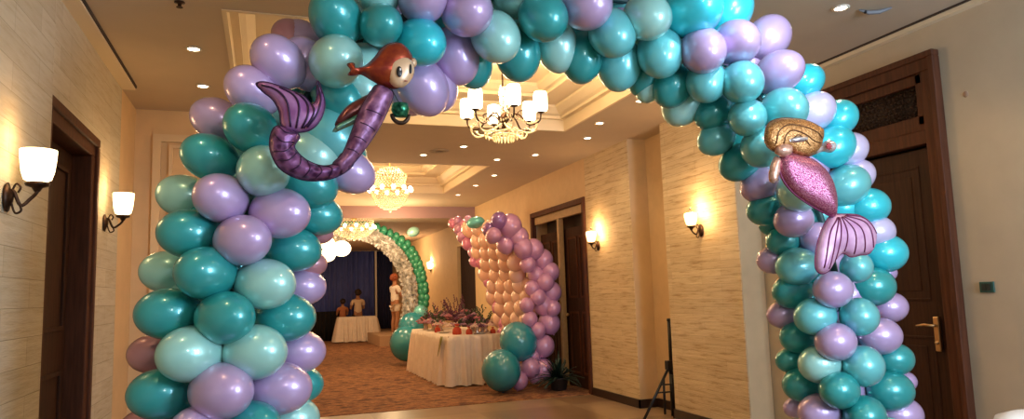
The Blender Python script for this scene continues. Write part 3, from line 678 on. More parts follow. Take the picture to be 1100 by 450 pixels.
# wall sconces
def sconce(name, wallp, shadep, lab, style, sr, sh, power, grp):
    """wallp = point on wall, shadep = centre of the shade"""
    o = thing(name, lab, 'wall light', wallp, grp); w = Vector((0, 0, 0)); s = Vector(shadep)-Vector(wallp); out = Vector((1 if s.x > 0 else -1, 0, 0))
    g = MB(); g.lathe([(.001, 0), (.042, .004), (.045, .012), (.028, .02), (.016, .03), (.001, .035)], (0, 0, 0), 18, out)
    bp_ = g.build('backplate', BRONZE, o, smooth=True); bp_.scale = (1, 1, 1.5)
    b = Vector((s.x, s.y, s.z-sh/2-.03)); mid = Vector((s.x*.5, s.y*.5, -.035))
    g = MB(); g.tube(smooth_path([w, Vector((s.x*.25, 0, .03)), mid, Vector((s.x*.8, s.y, b.z-.05)), Vector((s.x, s.y, b.z-.02)), b], 6), .008, 8)
    g.tube(smooth_path([Vector((s.x*.2, 0, .02)), Vector((s.x*.35, 0, .06)), Vector((s.x*.5, 0, .045)), Vector((s.x*.42, 0, .02))], 6), .005, 6)
    g.tube(smooth_path([Vector((s.x*.2, 0, -.02)), Vector((s.x*.35, 0, -.07)), Vector((s.x*.55, 0, -.06)), Vector((s.x*.48, 0, -.03))], 6), .005, 6)
    g.build('arm', BRONZE, o, smooth=True)
    g = MB(); g.lathe([(.012, -.03), (.022, -.012), (sr*.62, -.004), (sr*.68, .008), (sr*.6, .012)], (b.x, b.y, b.z+.012), 18); g.build('cup', BRONZE, o, smooth=True)
    z0 = s.z-sh/2
    g = MB()
    if style == 'cup': prof = [(sr*.55, 0), (sr*.74, sh*.05), (sr*.88, sh*.3), (sr*.97, sh*.7), (sr, sh), (sr*.94, sh), (sr*.9, sh*.7), (sr*.8, sh*.3)]
    else: prof = [(sr*.5, 0), (sr*.7, sh*.06), (sr*.85, sh*.3), (sr*1.0, sh*.75), (sr*.95, sh*.92), (sr*.5, sh)]
    g.lathe(prof, (s.x, s.y, z0), 22); sd = g.build('shade', SHADE if style == 'cup' else SHADE_R, o, smooth=True)
    if style != 'cup':
        g = MB(); g.lathe([(sr*.5, -.003), (sr*.45, .008), (.012, .02), (.008, .03), (.014, .036), (.001, .045)], (s.x, s.y, z0+sh), 14); g.build('finial', BRONZE, o, smooth=True)
    l = lamp('POINT', (s.x+out.x*.0, s.y, s.z+sh*.5+.05), power, (1, .6, .28), shadow_soft_size=.03); l.parent = o
    l = lamp('POINT', (s.x, s.y-sr-.03, s.z), power*.5, (1, .6, .28), shadow_soft_size=.03); l.parent = o
A = PY(5, 211, 3.9); sconce('wall_sconce', (XL+.06, 3.70, 1.893), PY(41, 178, 3.72), 'bronze wall light with lit cup shade left of the left door', 'cup', .074, .142, 1.7, 'cup wall lights on the left wall')
sconce('wall_sconce', (XL, 6.05, 2.02), PY(132.5, 219, 6.05), 'bronze wall light with lit cup shade between the left door and the arch', 'cup', .074, .160, 2.2, 'cup wall lights on the left wall')
sconce('wall_sconce', (XS, 6.25, 1.97), PY(742, 235, 6.25), 'wall light with capped amber shade on the stone pilaster nearest the right door', 'cap', .066, .13, 8, 'capped wall lights on the right wall')
sconce('wall_sconce', (XS, 8.65, 1.99), PY(635, 254, 8.65), 'wall light with capped amber shade beside the far double door', 'cap', .070, .145, 8, 'capped wall lights on the right wall')
sconce('wall_sconce', (XS, 18.9, 2.15), PY(463, 285, 18.9)+Vector((-.02, 0, 0)), 'tiny lit wall light beside the far green arch', 'cap', .10, .20, 10, 'capped wall lights on the right wall')
# chandelier 1: iron scroll arms, tall glass shades, crystal basket
cc = PY(541, 128.5, 6.0)
ch = thing('chandelier', 'iron chandelier with tall lit glass shades and a crystal basket, nearest one', 'chandelier', cc)
g = MB(); g.lathe([(.012, -.12), (.03, -.10), (.015, -.05), (.04, -.02), (.045, .02), (.02, .05), (.014, .08)], seg=16); g.tube([(0, 0, .05), (0, 0, HC+.38-cc.z)], .008, 8)
g.lathe([(.06, HC+.36-cc.z), (.05, HC+.33-cc.z), (.01, HC+.31-cc.z)], seg=16); g.build('stem', BRONZE, ch, smooth=True)
g = MB()
random.seed(5)
for k in range(90):
    z = .04+.27*k/90; a = k*2.4; r = .022+.012*math.sin(k*.8)+(.02 if z < .12 else 0); g.ball((r*math.cos(a), r*math.sin(a), z), .0085, seg=6, rings=4)
g.build('crystal_column', CRYS, ch, smooth=True)['kind'] = 'stuff'
g = MB(); nA = 6
for i in range(nA):
    a0 = 2*PI*(i+.45)/nA; c, s = math.cos(a0), math.sin(a0)
    for k in range(26):                           # swagged bead strings and the basket rim
        t = k/25; r = .03+.28*math.sin(t*PI*.5); z = -.02-.10*math.sin(t*PI*.95); g.ball((r*c, r*s, z-.02), .0085, seg=6, rings=4)
    b0 = a0+2*PI/nA
    for k in range(16):
        t = k/15; a = a0*(1-t)+b0*t; r = .30; g.ball((r*math.cos(a), r*math.sin(a), -.03-.06*math.sin(PI*t)), .008, seg=6, rings=4)
        g.ball((.17*math.cos(a), .17*math.sin(a), -.12-.02*math.sin(PI*t)), .009, seg=6, rings=4)
        g.ball((.10*math.cos(a), .10*math.sin(a), -.15), .011, seg=6, rings=4)
    for q in range(3):
        a = a0+q*2*PI/nA/3; g.lathe([(.001, -.035), (.010, -.015), (.001, 0)], (.17*math.cos(a), .17*math.sin(a), -.135), 6); g.lathe([(.001, -.05), (.013, -.02), (.001, 0)], (.09*math.cos(a), .09*math.sin(a), -.155), 6)
        g.lathe([(.001, -.035), (.010, -.015), (.001, 0)], (.30*math.cos(a), .30*math.sin(a), -.055), 6)
g.build('crystal_basket', CRYS, ch, smooth=True)['kind'] = 'stuff'
for i in range(nA):
    a = 2*PI*(i+.45)/nA; R = .345; c, s = math.cos(a), math.sin(a)
    def at(r, z): return Vector((r*c, r*s, z))
    g = MB(); g.tube(smooth_path([at(.03, -.02), at(.09, .045), at(.16, .02), at(.22, -.06), at(.29, -.065), at(.335, -.03), at(R, .035)], 6), .0085, 8)
    g.tube(smooth_path([at(.12, .03), at(.15, .07), at(.19, .06), at(.18, .03)], 5), .006, 6); arm = g.build('arm', BRONZE, ch, smooth=True)
    g = MB(); g.lathe([(.006, -.012), (.034, -.002), (.036, .004), (.012, .006), (.009, .05), (.001, .052)], (R*c, R*s, .035), 14); g.build('candle_cup', BRONZE, arm, smooth=True)
    g = MB(); g.lathe([(.042, 0), (.058, .01), (.062, .05), (.062, .14), (.056, .175), (.050, .178), (.056, .14), (.055, .02)], (R*c, R*s, .043), 18); g.build('glass_shade', BULB, arm, smooth=True)
for a in (0, 2.1, 4.2):
    l = lamp('POINT', (.12*math.cos(a), .12*math.sin(a), .24), 15, WARM, shadow_soft_size=.1); l.parent = ch
l = lamp('POINT', (0, 0, -.42), 12, WARM, shadow_soft_size=.15); l.parent = ch
# crystal drum chandeliers
def drum(loc, lab, R, H, ceil, power, grp, tiers):
    o = thing('chandelier', lab, 'chandelier', loc, grp)
    g = MB(); g.tube([(0, 0, 0), (0, 0, ceil-loc[2])], .01, 8); g.lathe([(.07, ceil-loc[2]-.002), (.05, ceil-loc[2]-.04), (.01, ceil-loc[2]-.05)], seg=16)
    for r in (R, R*.7): 
        n = 28; ring = [(r*math.cos(2*PI*k/n), r*math.sin(2*PI*k/n), 0) for k in range(n+1)]; g.tube(ring, .009, 6)
    g.build('frame', GOLDM, o, smooth=True)
    nb = 12
    g0 = None
    for k in range(nb):
        a = 2*PI*k/nb; g = MB(); g.ball((R*.98*math.cos(a), R*.98*math.sin(a), .02), .034, 1, 1, 1.15, 12, 8); g.build('bulb', BULB, o, smooth=True)
    g = MB()
    for z0, ra, rb, h, n in tiers:
        rows = max(2, int(h/.022))
        for j in range(rows):
            t = j/(rows-1); r = ra*(1-t)+rb*t; r = r if z0 > 0 else math.sqrt(max(0, 1-(t*.98)**2))*ra*.55+r*.45
            for k in range(n):
                a = 2*PI*(k+.5*(j % 2))/n; g.ball((r*math.cos(a), r*math.sin(a), z0+(h if z0 > 0 else -h)*t), .0105, 1, 1, 1.3, 5, 4)
    g.build('crystal_strings', CRYS, o, smooth=True)['kind'] = 'stuff'
    g = MB(); g.ball((0, 0, -max(t[3] for t in tiers if t[0] <= 0)-.06), .025); g.build('bottom_drop', CRYS, o, smooth=True)
    for z in (-.62, .36):
        l = lamp('POINT', (0, 0, z), power*.6, WARM, shadow_soft_size=.15); l.parent = o
drum(PY(419, 205, 11.1), 'round crystal chandelier hanging in the second ceiling tray', .34, .5, HC+.38, 45, None, [(-.02, .30, .16, .26, 34), (.05, .22, .26, .16, 30), (.24, .26, .16, .1, 26)])
drum(PY(380, 245, 14.95), 'wide low crystal chandelier under the lowered ceiling, left of the round one', .44, .3, 3.03, 45, None, [(-.02, .42, .22, .18, 40), (.04, .40, .40, .10, 40)])
# globe cluster pendant
gp = PY(357, 262, 13.6)
gl_ = thing('globe_pendant', 'cluster of three lit globes hanging beside the big arch\'s left leg', 'pendant light', gp)
g = MB(); g.tube([(0, 0, 0), (0, 0, HC-gp.z)], .008, 8); g.lathe([(.06, HC-gp.z-.001), (.05, HC-gp.z-.03), (.01, HC-gp.z-.04)], seg=14)
for x, y in ((350, 259), (367, 268), (351, 274)):
    q = PY(x, y, 13.6)-gp; g.tube([(0, 0, .12), q], .006, 6)
g.build('stem', BRASS, gl_, smooth=True)
for x, y, r in ((351, 261, 7.5), (367, 267, 9), (352, 274, 7.5)):
    q = PY(x, y, 13.6)-gp; g = MB(); g.ball(q, r*zc(gp)/F, 1.1, 1.1, .95, 18, 12); g.build('globe', SHADE, gl_, smooth=True)
l = lamp('POINT', (0, -.25, -.1), 12, WARM, shadow_soft_size=.1); l.parent = gl_
# ------------------------------------------------------------------ wall switch, tripod, plant
sw = HX = PY(1062, 309, 3.44)
g = MB(); g.box(XD-.012, 3.39, 1.305, XD, 3.49, 1.375); s_ = g.build('switch_plate', mat('green_plastic', (.02, .085, .065), .4), None, bevel=.004)
tag(s_, 'small dark green wall plate right of the near right door', 'switch')
g = MB(); g.box(XD-.017, 3.41, 1.32, XD-.010, 3.438, 1.36); g.box(XD-.017, 3.442, 1.32, XD-.010, 3.47, 1.36); g.build('rocker', mat('dark_plastic', (.02, .03, .025), .35), s_)
g = MB(); pm = PY(1060, 103, 3.45); g.ball((XD, 3.45, pm.z), .02, .3, 1, 1.1); tag(g.build('wall_hook', mat('tan_plastic', (.35, .22, .14), .5), smooth=True), 'tiny round tan stud high on the right wall', 'hook')
tr_ = thing('tripod_stand', 'black folded tripod stand against the stone pilaster', 'stand', (4.0, 7.1, 0))
def tl(x, y, Y=7.1): return PY(x, y, Y)-Vector((4.0, 7.1, 0))
top = tl(718.5, 343); bot = tl(723.5, 441)
base = Vector((bot.x, 0, .01))
g = MB(); g.tube([Vector((bot.x, 0, .0)), Vector((bot.x-.0, 0, .45)), ], .028, 10); g.tube([Vector((bot.x, 0, .45)), Vector((top.x, 0, top.z))], .02, 10)
g.lathe([(.024, 0), (.026, .01), (.024, .03)], (top.x, 0, top.z-.02), 12); g.build('mast', BLACKM, tr_, smooth=True)
g = MB(); g.box(bot.x-.06, -.035, .50, bot.x+.03, .035, .60); g.build('clamp', BLACKM, tr_, bevel=.006)
hub = Vector((bot.x-.02, 0, .54))
fl = PZ(692, 452, 0)-Vector((4.0, 7.1, 0))
g = MB(); g.tube([hub, fl+Vector((0, 0, .012))], .016, 8); g.build('leg', BLACKM, tr_, smooth=True)
g = MB(); g.tube([Vector((bot.x-.09, .03, .02)), Vector((bot.x-.09, .02, .42))], .014, 8); g.build('leg', BLACKM, tr_, smooth=True)
g = MB(); g.tube([Vector((bot.x+.03, .05, .02)), hub], .014, 8); g.build('leg', BLACKM, tr_, smooth=True)
for z in (.27, .35):
    g = MB(); t = (hub.z-z)/hub.z; g.tube([hub*(1-t)+fl*t if False else Vector((hub.x+(fl.x-hub.x)*t, fl.y*t, z)), Vector((bot.x, 0, z-.01))], .009, 6); g.build('brace', BLACKM, tr_, smooth=True)
LEAF = mat('dark_green_leaf', (.012, .035, .022), .4, noise=.4, nscale=20)
pp = Vector((3.96, 9.66, .006))
pl = thing('potted_plant', 'low dark spiky potted plant on the floor before the far door', 'plant', pp)
g = MB(); g.lathe([(.09, 0), (.11, .02), (.14, .16), (.15, .17), (.14, .18), (.12, .15)], seg=20); g.build('pot', mat('dark_pot', (.02, .015, .012), .5), pl, smooth=True)
g = MB(); random.seed(9)
for k in range(60):
    a = random.uniform(0, 2*PI); e = random.uniform(.15, 1.35); Ln = random.uniform(.38, .58); w = .022
    d = Vector((math.cos(a)*math.cos(e), math.sin(a)*math.cos(e), math.sin(e))); sdv = Vector((-math.sin(a), math.cos(a), 0)); prev = None
    for j in range(6):
        t = j/5; c = Vector((0, 0, .15))+d*Ln*t+Vector((0, 0, -.16*t*t)); ww = w*math.sin(PI*(.15+.85*t))+.001
        if c.x > .20: c.x = .20
        r = [g.b.verts.new(c-sdv*ww), g.b.verts.new(c+Vector((0, 0, .005))), g.b.verts.new(c+sdv*ww)]
        if prev:
            g.b.faces.new((prev[0], prev[1], r[1], r[0])); g.b.faces.new((prev[1], prev[2], r[2], r[1]))
        prev = r
lv = g.build('leaves', LEAF, pl, smooth=True); s = lv.modifiers.new('t', 'SOLIDIFY'); s.thickness = .002
# ------------------------------------------------------------------ long flower table
TX0, TX1, TY0, TY1, TZ = 2.62, 3.66, 10.82, 13.7, .775
tb = thing('banquet_table', 'long rectangular banquet table carrying the flowers', 'table', ((TX0+TX1)/2, (TY0+TY1)/2, 0))
def rel(o, root): o.location = -root.location; return o
g = MB(); g.box(TX0+.03, TY0+.03, TZ-.03, TX1-.03, TY1-.03, TZ-.005); rel(g.build('tabletop', PALEW, tb), tb)
for x in (TX0+.1, TX1-.1):
    for y in (TY0+.15, (TY0+TY1)/2, TY1-.15): g = MB(); g.tube([(x, y, .006), (x, y, TZ-.03)], .018, 8); rel(g.build('leg', BLACKM, tb, smooth=True), tb)
def cloth(name, x0, y0, x1, y1, z, zb, lab, grp, flare=.06, rad=.12, per=.21, amp=.045, fl0=0):
    b = bmesh.new(); path = []
    def arc(cx, cy, a0):
        for k in range(6): a = a0+PI/2*k/5; path.append((cx+rad*math.cos(a), cy+rad*math.sin(a), math.cos(a), math.sin(a)))
    def seg(xa, ya, xb, yb, nx_, ny_):
        L = math.hypot(xb-xa, yb-ya); n = max(2, int(L/.012))
        for k in range(1, n): path.append((xa+(xb-xa)*k/n, ya+(yb-ya)*k/n, nx_, ny_))
    arc(x1-rad, y0+rad, -PI/2); seg(x1, y0+rad, x1, y1-rad, 1, 0); arc(x1-rad, y1-rad, 0); seg(x1-rad, y1, x0+rad, y1, 0, 1)
    arc(x0+rad, y1-rad, PI/2); seg(x0, y1-rad, x0, y0+rad, -1, 0); arc(x0+rad, y0+rad, PI); seg(x0+rad, y0, x1-rad, y0, 0, -1)
    n = len(path); s = 0; S = []
    for i in range(n): S.append(s); s += math.hypot(path[(i+1) % n][0]-path[i][0], path[(i+1) % n][1]-path[i][1])
    rings = []; nl = 9
    for j in range(nl+1):
        t = j/nl; zz = z-(z-zb)*t; ring = []
        for i, (x, y, nx_, ny_) in enumerate(path):
            wv = math.sin(2*PI*S[i]/per+.8*math.sin(S[i]*2.3)); o_ = flare*t+amp*t**.5*wv+.022*math.sin(2*PI*S[i]/.085+1.5*math.sin(S[i]*3))*t**.4
            ring.append(b.verts.new((x+nx_*o_, y+ny_*o_, zz+(.006*(1-wv)*t))))
        rings.append(ring)
    for a, c in zip(rings, rings[1:]):
        for k in range(n): b.faces.new((a[k], a[(k+1) % n], c[(k+1) % n], c[k]))
    b.faces.new(rings[0][::-1])
    bmesh.ops.recalc_face_normals(b, faces=b.faces[:]); me = bpy.data.meshes.new(name); b.to_mesh(me); b.free(); me.materials.append(CLOTH)
    for p in me.polygons: p.use_smooth = len(p.vertices) == 4
    o = link(name, me); tag(o, lab, 'tablecloth'); return o
cloth('tablecloth', TX0, TY0, TX1, TY1, TZ, .02, 'pleated white cloth draped to the floor over the long flower table', None)
# green gold ribbon at the near corner
rbx = PY(485, 366, 10.95)
g = MB(); prev = None
for j in range(9):
    t = j/8; w = .075*(1-t)**.8+.006; x = TX0-.035-.07*t; z = TZ-.01-.30*t; y = 11.02
    r = [g.b.verts.new((x, y-w, z)), g.b.verts.new((x-.018*(1-t), y, z)), g.b.verts.new((x, y+w, z))]
    if prev: g.b.faces.new((prev[0], prev[1], r[1], r[0])); g.b.faces.new((prev[1], prev[2], r[2], r[1]))
    prev = r
rb = g.build('table_ribbon', mat('olive_gold_ribbon', (.25, .24, .07), .4), smooth=True); s = rb.modifiers.new('t', 'SOLIDIFY'); s.thickness = .004
tag(rb, 'pointed olive and gold ribbon hanging down the cloth of the long table', 'ribbon')
# flowers on the table
FP = [mat('petal_'+n, c, .7) for n, c in (('plum', (.13, .035, .08)), ('rose', (.48, .17, .20)), ('mauve', (.36, .20, .27)), ('cream', (.66, .50, .42)), ('red', (.45, .05, .02)))]
STEM = mat('stem_green', (.05, .08, .04), .6); VASE = mat('mercury_glass', (.6, .5, .42), .2, .6)
def bloom(mb, c, r, layers=3):
    for L in range(layers):
        n = 5+L; rr = r*(.45+.28*L)
        for k in range(n):
            a = 2*PI*k/n+L; mb.ball((c[0]+rr*math.cos(a), c[1]+rr*math.sin(a), c[2]-L*r*.16), r*.36, 1, 1, .7, 6, 4)
    mb.ball((c[0], c[1], c[2]+r*.15), r*.4, 1, 1, 1, 6, 4)
random.seed(21)
def arrangement(x, y, h, spread, n, mats, lab, sprigs=0):
    o = thing('flower_arrangement', lab, 'flowers', (x, y, TZ), 'flower arrangements on the long table')
    g = MB(); g.lathe([(.05, .002), (.055, .01), (.03, .05), (.045, .10), (.06, .13), (.055, .13), (.04, .09)], seg=16); g.build('vase', VASE, o, smooth=True)
    gs = MB()
    for k in range(n):
        a = random.uniform(0, 2*PI); rr = spread*math.sqrt(random.random()); z = .13+(h-.13)*random.uniform(.35, 1)*(1-.35*(rr/spread)**2)
        c = (rr*math.cos(a), rr*math.sin(a), z); gs.tube([(0, 0, .09), (c[0]*.5, c[1]*.5, z*.6+.05), c], .003, 5)
        g = MB(); bloom(g, c, random.uniform(.038, .06)); g.build('bloom', random.choice(mats), o, smooth=True)
    for k in range(sprigs):
        a = random.uniform(0, 2*PI); rr = spread*random.uniform(.5, 1.25); z = h*random.uniform(.6, 1.45)
        pts = [Vector((0, 0, .1)), Vector((rr*.5*math.cos(a), rr*.5*math.sin(a), z*.6)), Vector((rr*math.cos(a), rr*math.sin(a), z))]; gs.tube(pts, .003, 5)
        for j in range(9):
            t = .45+.55*j/8; q = pts[0].lerp(pts[2], t); gs.ball((q.x+random.uniform(-.02, .02), q.y+random.uniform(-.02, .02), q.z+.02), .013, seg=5, rings=4)
    gs.build('stems', mats[0] if sprigs > 10 else STEM, o, smooth=True)
arrangement(3.0, 13.1, .30, .26, 22, FP[:3], 'low mauve and rose flowers at the far left end of the long table', 10)
arrangement(3.15, 12.35, .42, .24, 20, FP[:3], 'tallest dark plum flower arrangement with upright sprigs on the long table', 22)
arrangement(3.3, 11.75, .34, .18, 16, [FP[0], FP[1], FP[2]], 'rose and plum flower arrangement right of the tallest one', 10)
arrangement(3.3, 11.2, .16, .16, 13, [FP[3], FP[2], FP[1]], 'low cream and mauve flowers near the right end of the long table', 4)
arrangement(2.95, 11.5, .17, .14, 10, [FP[3], FP[2], FP[0]], 'low cream and plum flowers at the front middle of the long table', 3)
arrangement(3.15, 10.98, .15, .13, 14, [FP[2], FP[0], FP[3]], 'low plum and cream flowers at the near right end of the long table', 5)
arrangement(2.78, 13.1, .2, .13, 14, [FP[1], FP[2]], 'low rose flowers at the front far end of the long table', 6)
arrangement(3.1, 13.4, .34, .22, 16, FP[:3], 'rose flowers at the far right corner of the long table', 12)
arrangement(3.45, 11.5, .22, .15, 12, [FP[2], FP[3], FP[1]], 'low mauve flowers near the wall side of the long table', 6)
arrangement(2.85, 12.75, .2, .15, 14, [FP[1], FP[2], FP[3]], 'low rose and cream flowers at the front left of the long table', 5)
arrangement(2.85, 12.2, .15, .13, 10, [FP[1], FP[3]], 'low rose and cream flowers behind the red favour bag', 3)
# small favours and plates on the table
def favour(x, y, lab, m, s=1):
    o = thing('favour_bag', lab, 'favour bag', (x, y, TZ), 'red favour bags on the long table')
    g = MB(); g.lathe([(.045*s, .001), (.05*s, .02*s), (.045*s, .06*s), (.015*s, .085*s), (.03*s, .11*s), (.026*s, .11*s), (.01*s, .085*s)], seg=14); g.build('bag', m, o, smooth=True)
    g = MB(); n = 14; g.tube([(.017*s*math.cos(2*PI*k/n), .017*s*math.sin(2*PI*k/n), .085*s) for k in range(n+1)], .004*s, 5); g.build('tie', GOLDM, o, smooth=True)
favour(2.76, 12.05, 'red favour bag at the front left edge of the long table', FP[4], 1.1)
favour(2.86, 11.12, 'larger red favour bag at the near corner above the olive ribbon', FP[4], 1.5)
favour(3.02, 10.98, 'rust red favour bag behind the near edge of the long table', FP[4], 1.1)
favour(3.40, 10.95, 'red favour bag closest to the big teal balloons', FP[4], .9)
for x, y, lab in ((2.8, 12.7, 'white plate at the far left of the long table'), (2.80, 11.75, 'white plate at the front middle of the long table'), (3.2, 10.98, 'white plate near the right end of the long table')):
    g = MB(); g.lathe([(.001, .004), (.07, .004), (.075, .012), (.12, .020), (.118, .024), (.072, .016), (.001, .009)], seg=24); tag(g.build('dinner_plate', mat('china', (.75, .68, .6), .2), smooth=True, loc=(x, y, TZ)), lab, 'plate', 'white plates on the long table')
# ------------------------------------------------------------------ shell arch of lilac, pink and peach balloons
def ballp(x, y, Y, r, c, lab, grp, me=None):
    p = PY(x, y, Y); R = r*zc(p)/F
    if p.x+R > XS-.01: 
        t = (XS-.01-R)/p.x; p = EYEP+(p-EYEP)*t
    if p.z-R < .01: p.z = R*1.1+.01
    o = link('balloon', (me or RMESH)[c]); o.location = p; o.scale = (R, R, R)
    o.rotation_euler = (random.uniform(2.6, 3.4) if False else random.uniform(-.5, .5), random.uniform(-.5, .5), 0)
    return tag(o, lab, 'balloon', grp)
R_ST = [(526, 247, 7.5, 'pur'), (536, 237, 8.5, 'pur'), (548, 243, 12, 'lil'), (530, 253, 8, 'lil'), (543, 263, 9, 'lil'), (557, 255, 10.5, 'lil'), (562, 267, 10, 'lil'), (573, 268, 10.5, 'lil'), (567, 284, 8, 'lil'), (583, 279, 10.5, 'lil'), (576, 295, 8.5, 'lil'), (591, 292, 9.5, 'lil'), (586, 303, 9, 'lil'), (572, 310, 8, 'lil'), (592, 314, 10.5, 'lil'), (578, 319, 8, 'lil'), (566, 328, 7.5, 'lil'), (584, 328, 10.5, 'lil'), (594, 331, 8, 'lil'), (569, 343, 8, 'lil'), (590, 347, 11, 'lil'), (578, 355, 8, 'lil'), (584, 372, 11, 'lil'), (572, 382, 9, 'lil'), (583, 397, 10.5, 'lil'), (570, 395, 10, 'lil'), (575, 404, 8, 'lil'), (558, 415, 9, 'lil')]
G1 = 'lilac balloons edging the right side of the shell arch'
for k, (x, y, r, c) in enumerate(sorted(R_ST, key=lambda q: q[1])):
    cn = 'violet' if c == 'pur' else 'lilac'
    ballp(x, y, 9.85+.05*(k % 3), r*1.08, c, '%s balloon on the shell arch\'s right edge, %s down from its top' % (cn, ORD[k+1]), G1)
L_ST = [(487, 240, 5), (492, 237, 4.5), (493, 246, 5.5), (500, 242, 6), (497, 254, 6), (505, 250, 6.5), (503, 262, 6.5), (511, 260, 6.5), (509, 271, 6), (515, 272, 6.5), (510, 281, 5.5), (518, 282, 6.5), (521, 294, 7), (525, 303, 5.5), (530, 313, 7), (533, 322, 6), (536, 331, 7), (541, 340, 6), (543, 348, 7), (540, 358, 6)]
for k, (x, y, r) in enumerate(L_ST):
    ballp(x, y, 12.6-1.6*k/len(L_ST), r*1.1, 'mag' if k > 8 or k % 3 == 0 else 'lil', 'pink balloon on the shell arch\'s left edge, %s down from its top' % ORD[k+1], 'pink balloons edging the left side of the shell arch')
o = ballp(511, 239, 11.2, 6, 'A', 'pale aqua balloon at the very top of the shell arch', 'balloons topping the shell arch'); o.scale = (o.scale[0]*1.7, o.scale[0]*1.2, o.scale[0])
o = ballp(503, 236, 11.6, 4.5, 'lil', 'tiny lilac balloon at the very top of the shell arch', 'balloons topping the shell arch')
random.seed(4); k = 0
rowsP = []
for j in range(13):
    y = 246+j*12.2; t = j/12
    xa = 505+(552-505)*t**.85; xb = 532+(572-532)*min(1, t*2.2) if t < .5 else 572-8*(t-.5)
    n = max(2, int((xb-xa)/9.5)+1)
    for i in range(n):
        x = xa+(xb-xa)*(i+.5*(j % 2))/max(1, n-.5); s_ = (x-xa)/max(1, xb-xa)
        rowsP.append((x, y, 11.9-1.5*s_-.9*t, j, i))
for x, y, Y, j, i in rowsP:
    o = ballp(x, y, max(Y, 10.25), 9.5, 'pea', 'peach balloon filling the shell arch, row %s from the top, %s from the left' % (ORD[j+1], ORD[i+1]), 'peach balloons filling the shell arch')
# two big teal balls and small ones at the foot
ballp(557, 367, 9.95, 20.5, 'tea', 'big round teal balloon, upper one beside the long table', 'big teal balloons at the shell arch foot')
ballp(538.5, 398, 9.75, 21.5, 'tea', 'big round teal balloon, lower one beside the long table', 'big teal balloons at the shell arch foot')
ballp(540, 417, 9.9, 9, 'tea', 'small dark teal balloon on the carpet under the lower big one', 'small balloons at the shell arch foot')
# teal cluster behind the table's left end
ballp(437, 369, 14.75, 18.5, 'tea', 'big teal balloon on the carpet behind the table\'s left end', 'teal balloons behind the long table')
ballp(444, 352, 14.9, 16, 'tea', 'big teal balloon above the floor one behind the table\'s left end', 'teal balloons behind the long table')
ballp(452, 336, 15.0, 8, 'A', 'small aqua balloon atop the teal pair behind the table', 'teal balloons behind the long table')
# ------------------------------------------------------------------ far green arch with silver fringe
YG = 15.6; gi = []
ga_px = [(340, 262), (352, 248), (368, 245), (385, 243), (402, 246), (420, 254), (436, 264), (447, 282), (453, 302), (455, 322), (452, 337)]
ga = smooth_path([PY(x, y, YG) for x, y in ga_px], 8)
acc = 0; rg = 0; last = ga[0]
grng = []
for i in range(1, len(ga)):
    acc += (ga[i]-last).length; last = ga[i]
    if acc > .105:
        acc = 0; grng.append((ga[i], (ga[i]-ga[i-1]).normalized()))
lastx = grng[-1][0]
for ri, (p, t) in enumerate(grng):
    sd = t.cross(Vector((0, 1, 0)))
    for k in range(4):
        a = PI/2*k+(.4 if ri % 2 else .0)+.4; q = p+(sd*math.cos(a)+Vector((0, 1, 0))*math.sin(a))*.07
        gi.append((LOW, Matrix.Translation(q)@Matrix.Scale(.078, 4), 0))
merged('balloon_garland', gi, [BM['grn']], 'far arch of small green balloons before the navy curtains', 'balloon garland')
si_px = [(338, 276), (350, 260), (366, 251), (384, 249), (400, 253), (416, 264), (430, 280), (438, 300), (441, 322), (438, 345), (432, 362)]
si = smooth_path([PY(x, y, YG-.1) for x, y in si_px], 20)
g = MB(); random.seed(8)
g.tube(si[::4], .08, 8)
for i, p in enumerate(si):
    t = (si[min(i+1, len(si)-1)]-si[max(i-1, 0)]).normalized(); sd = t.cross(Vector((0, 1, 0)))
    for k in range(9):
        a = random.uniform(0, 2*PI); L = random.uniform(.12, .19); d = (sd*math.cos(a)+Vector((0, 1, 0))*math.sin(a)+t*random.uniform(-.3, .3)); w = t*.035
        b0 = p+d*.08; c = p+d*L
        vs = [g.b.verts.new(v) for v in (b0-w, b0+w, c+w*.6+Vector((0, .01, 0)), c-w*.6)]; g.b.faces.new(vs)
sa = g.build('tinsel_garland', foil_mat('silver_tinsel', (.42, .39, .34), (.98, .96, .93), 16, metal=.3, bump=.5, rough=.35))  # sparkle put into the colour as a mix of dull and bright silver
tag(sa, 'frilly silver foil garland along the inside of the far green arch', 'garland')
g = MB(); g.tube([PY(x, y, YG+.15) for x, y in ((452, 337), (450, 352), (449, 376))], .03, 8)
g.lathe([(.18, 0), (.18, .02), (.03, .03)], (PY(449, 376, YG+.15).x, YG+.15, .006), 16); tag(g.build('arch_stand', WHITEP, smooth=True), 'pale tube stand under the right end of the far green arch', 'stand')
ballp(444, 249, 14.9, 6, 'M', 'lone pale green balloon against the wall above the far green arch', 'balloons beside the far arch').scale = (.14, .11, .10)
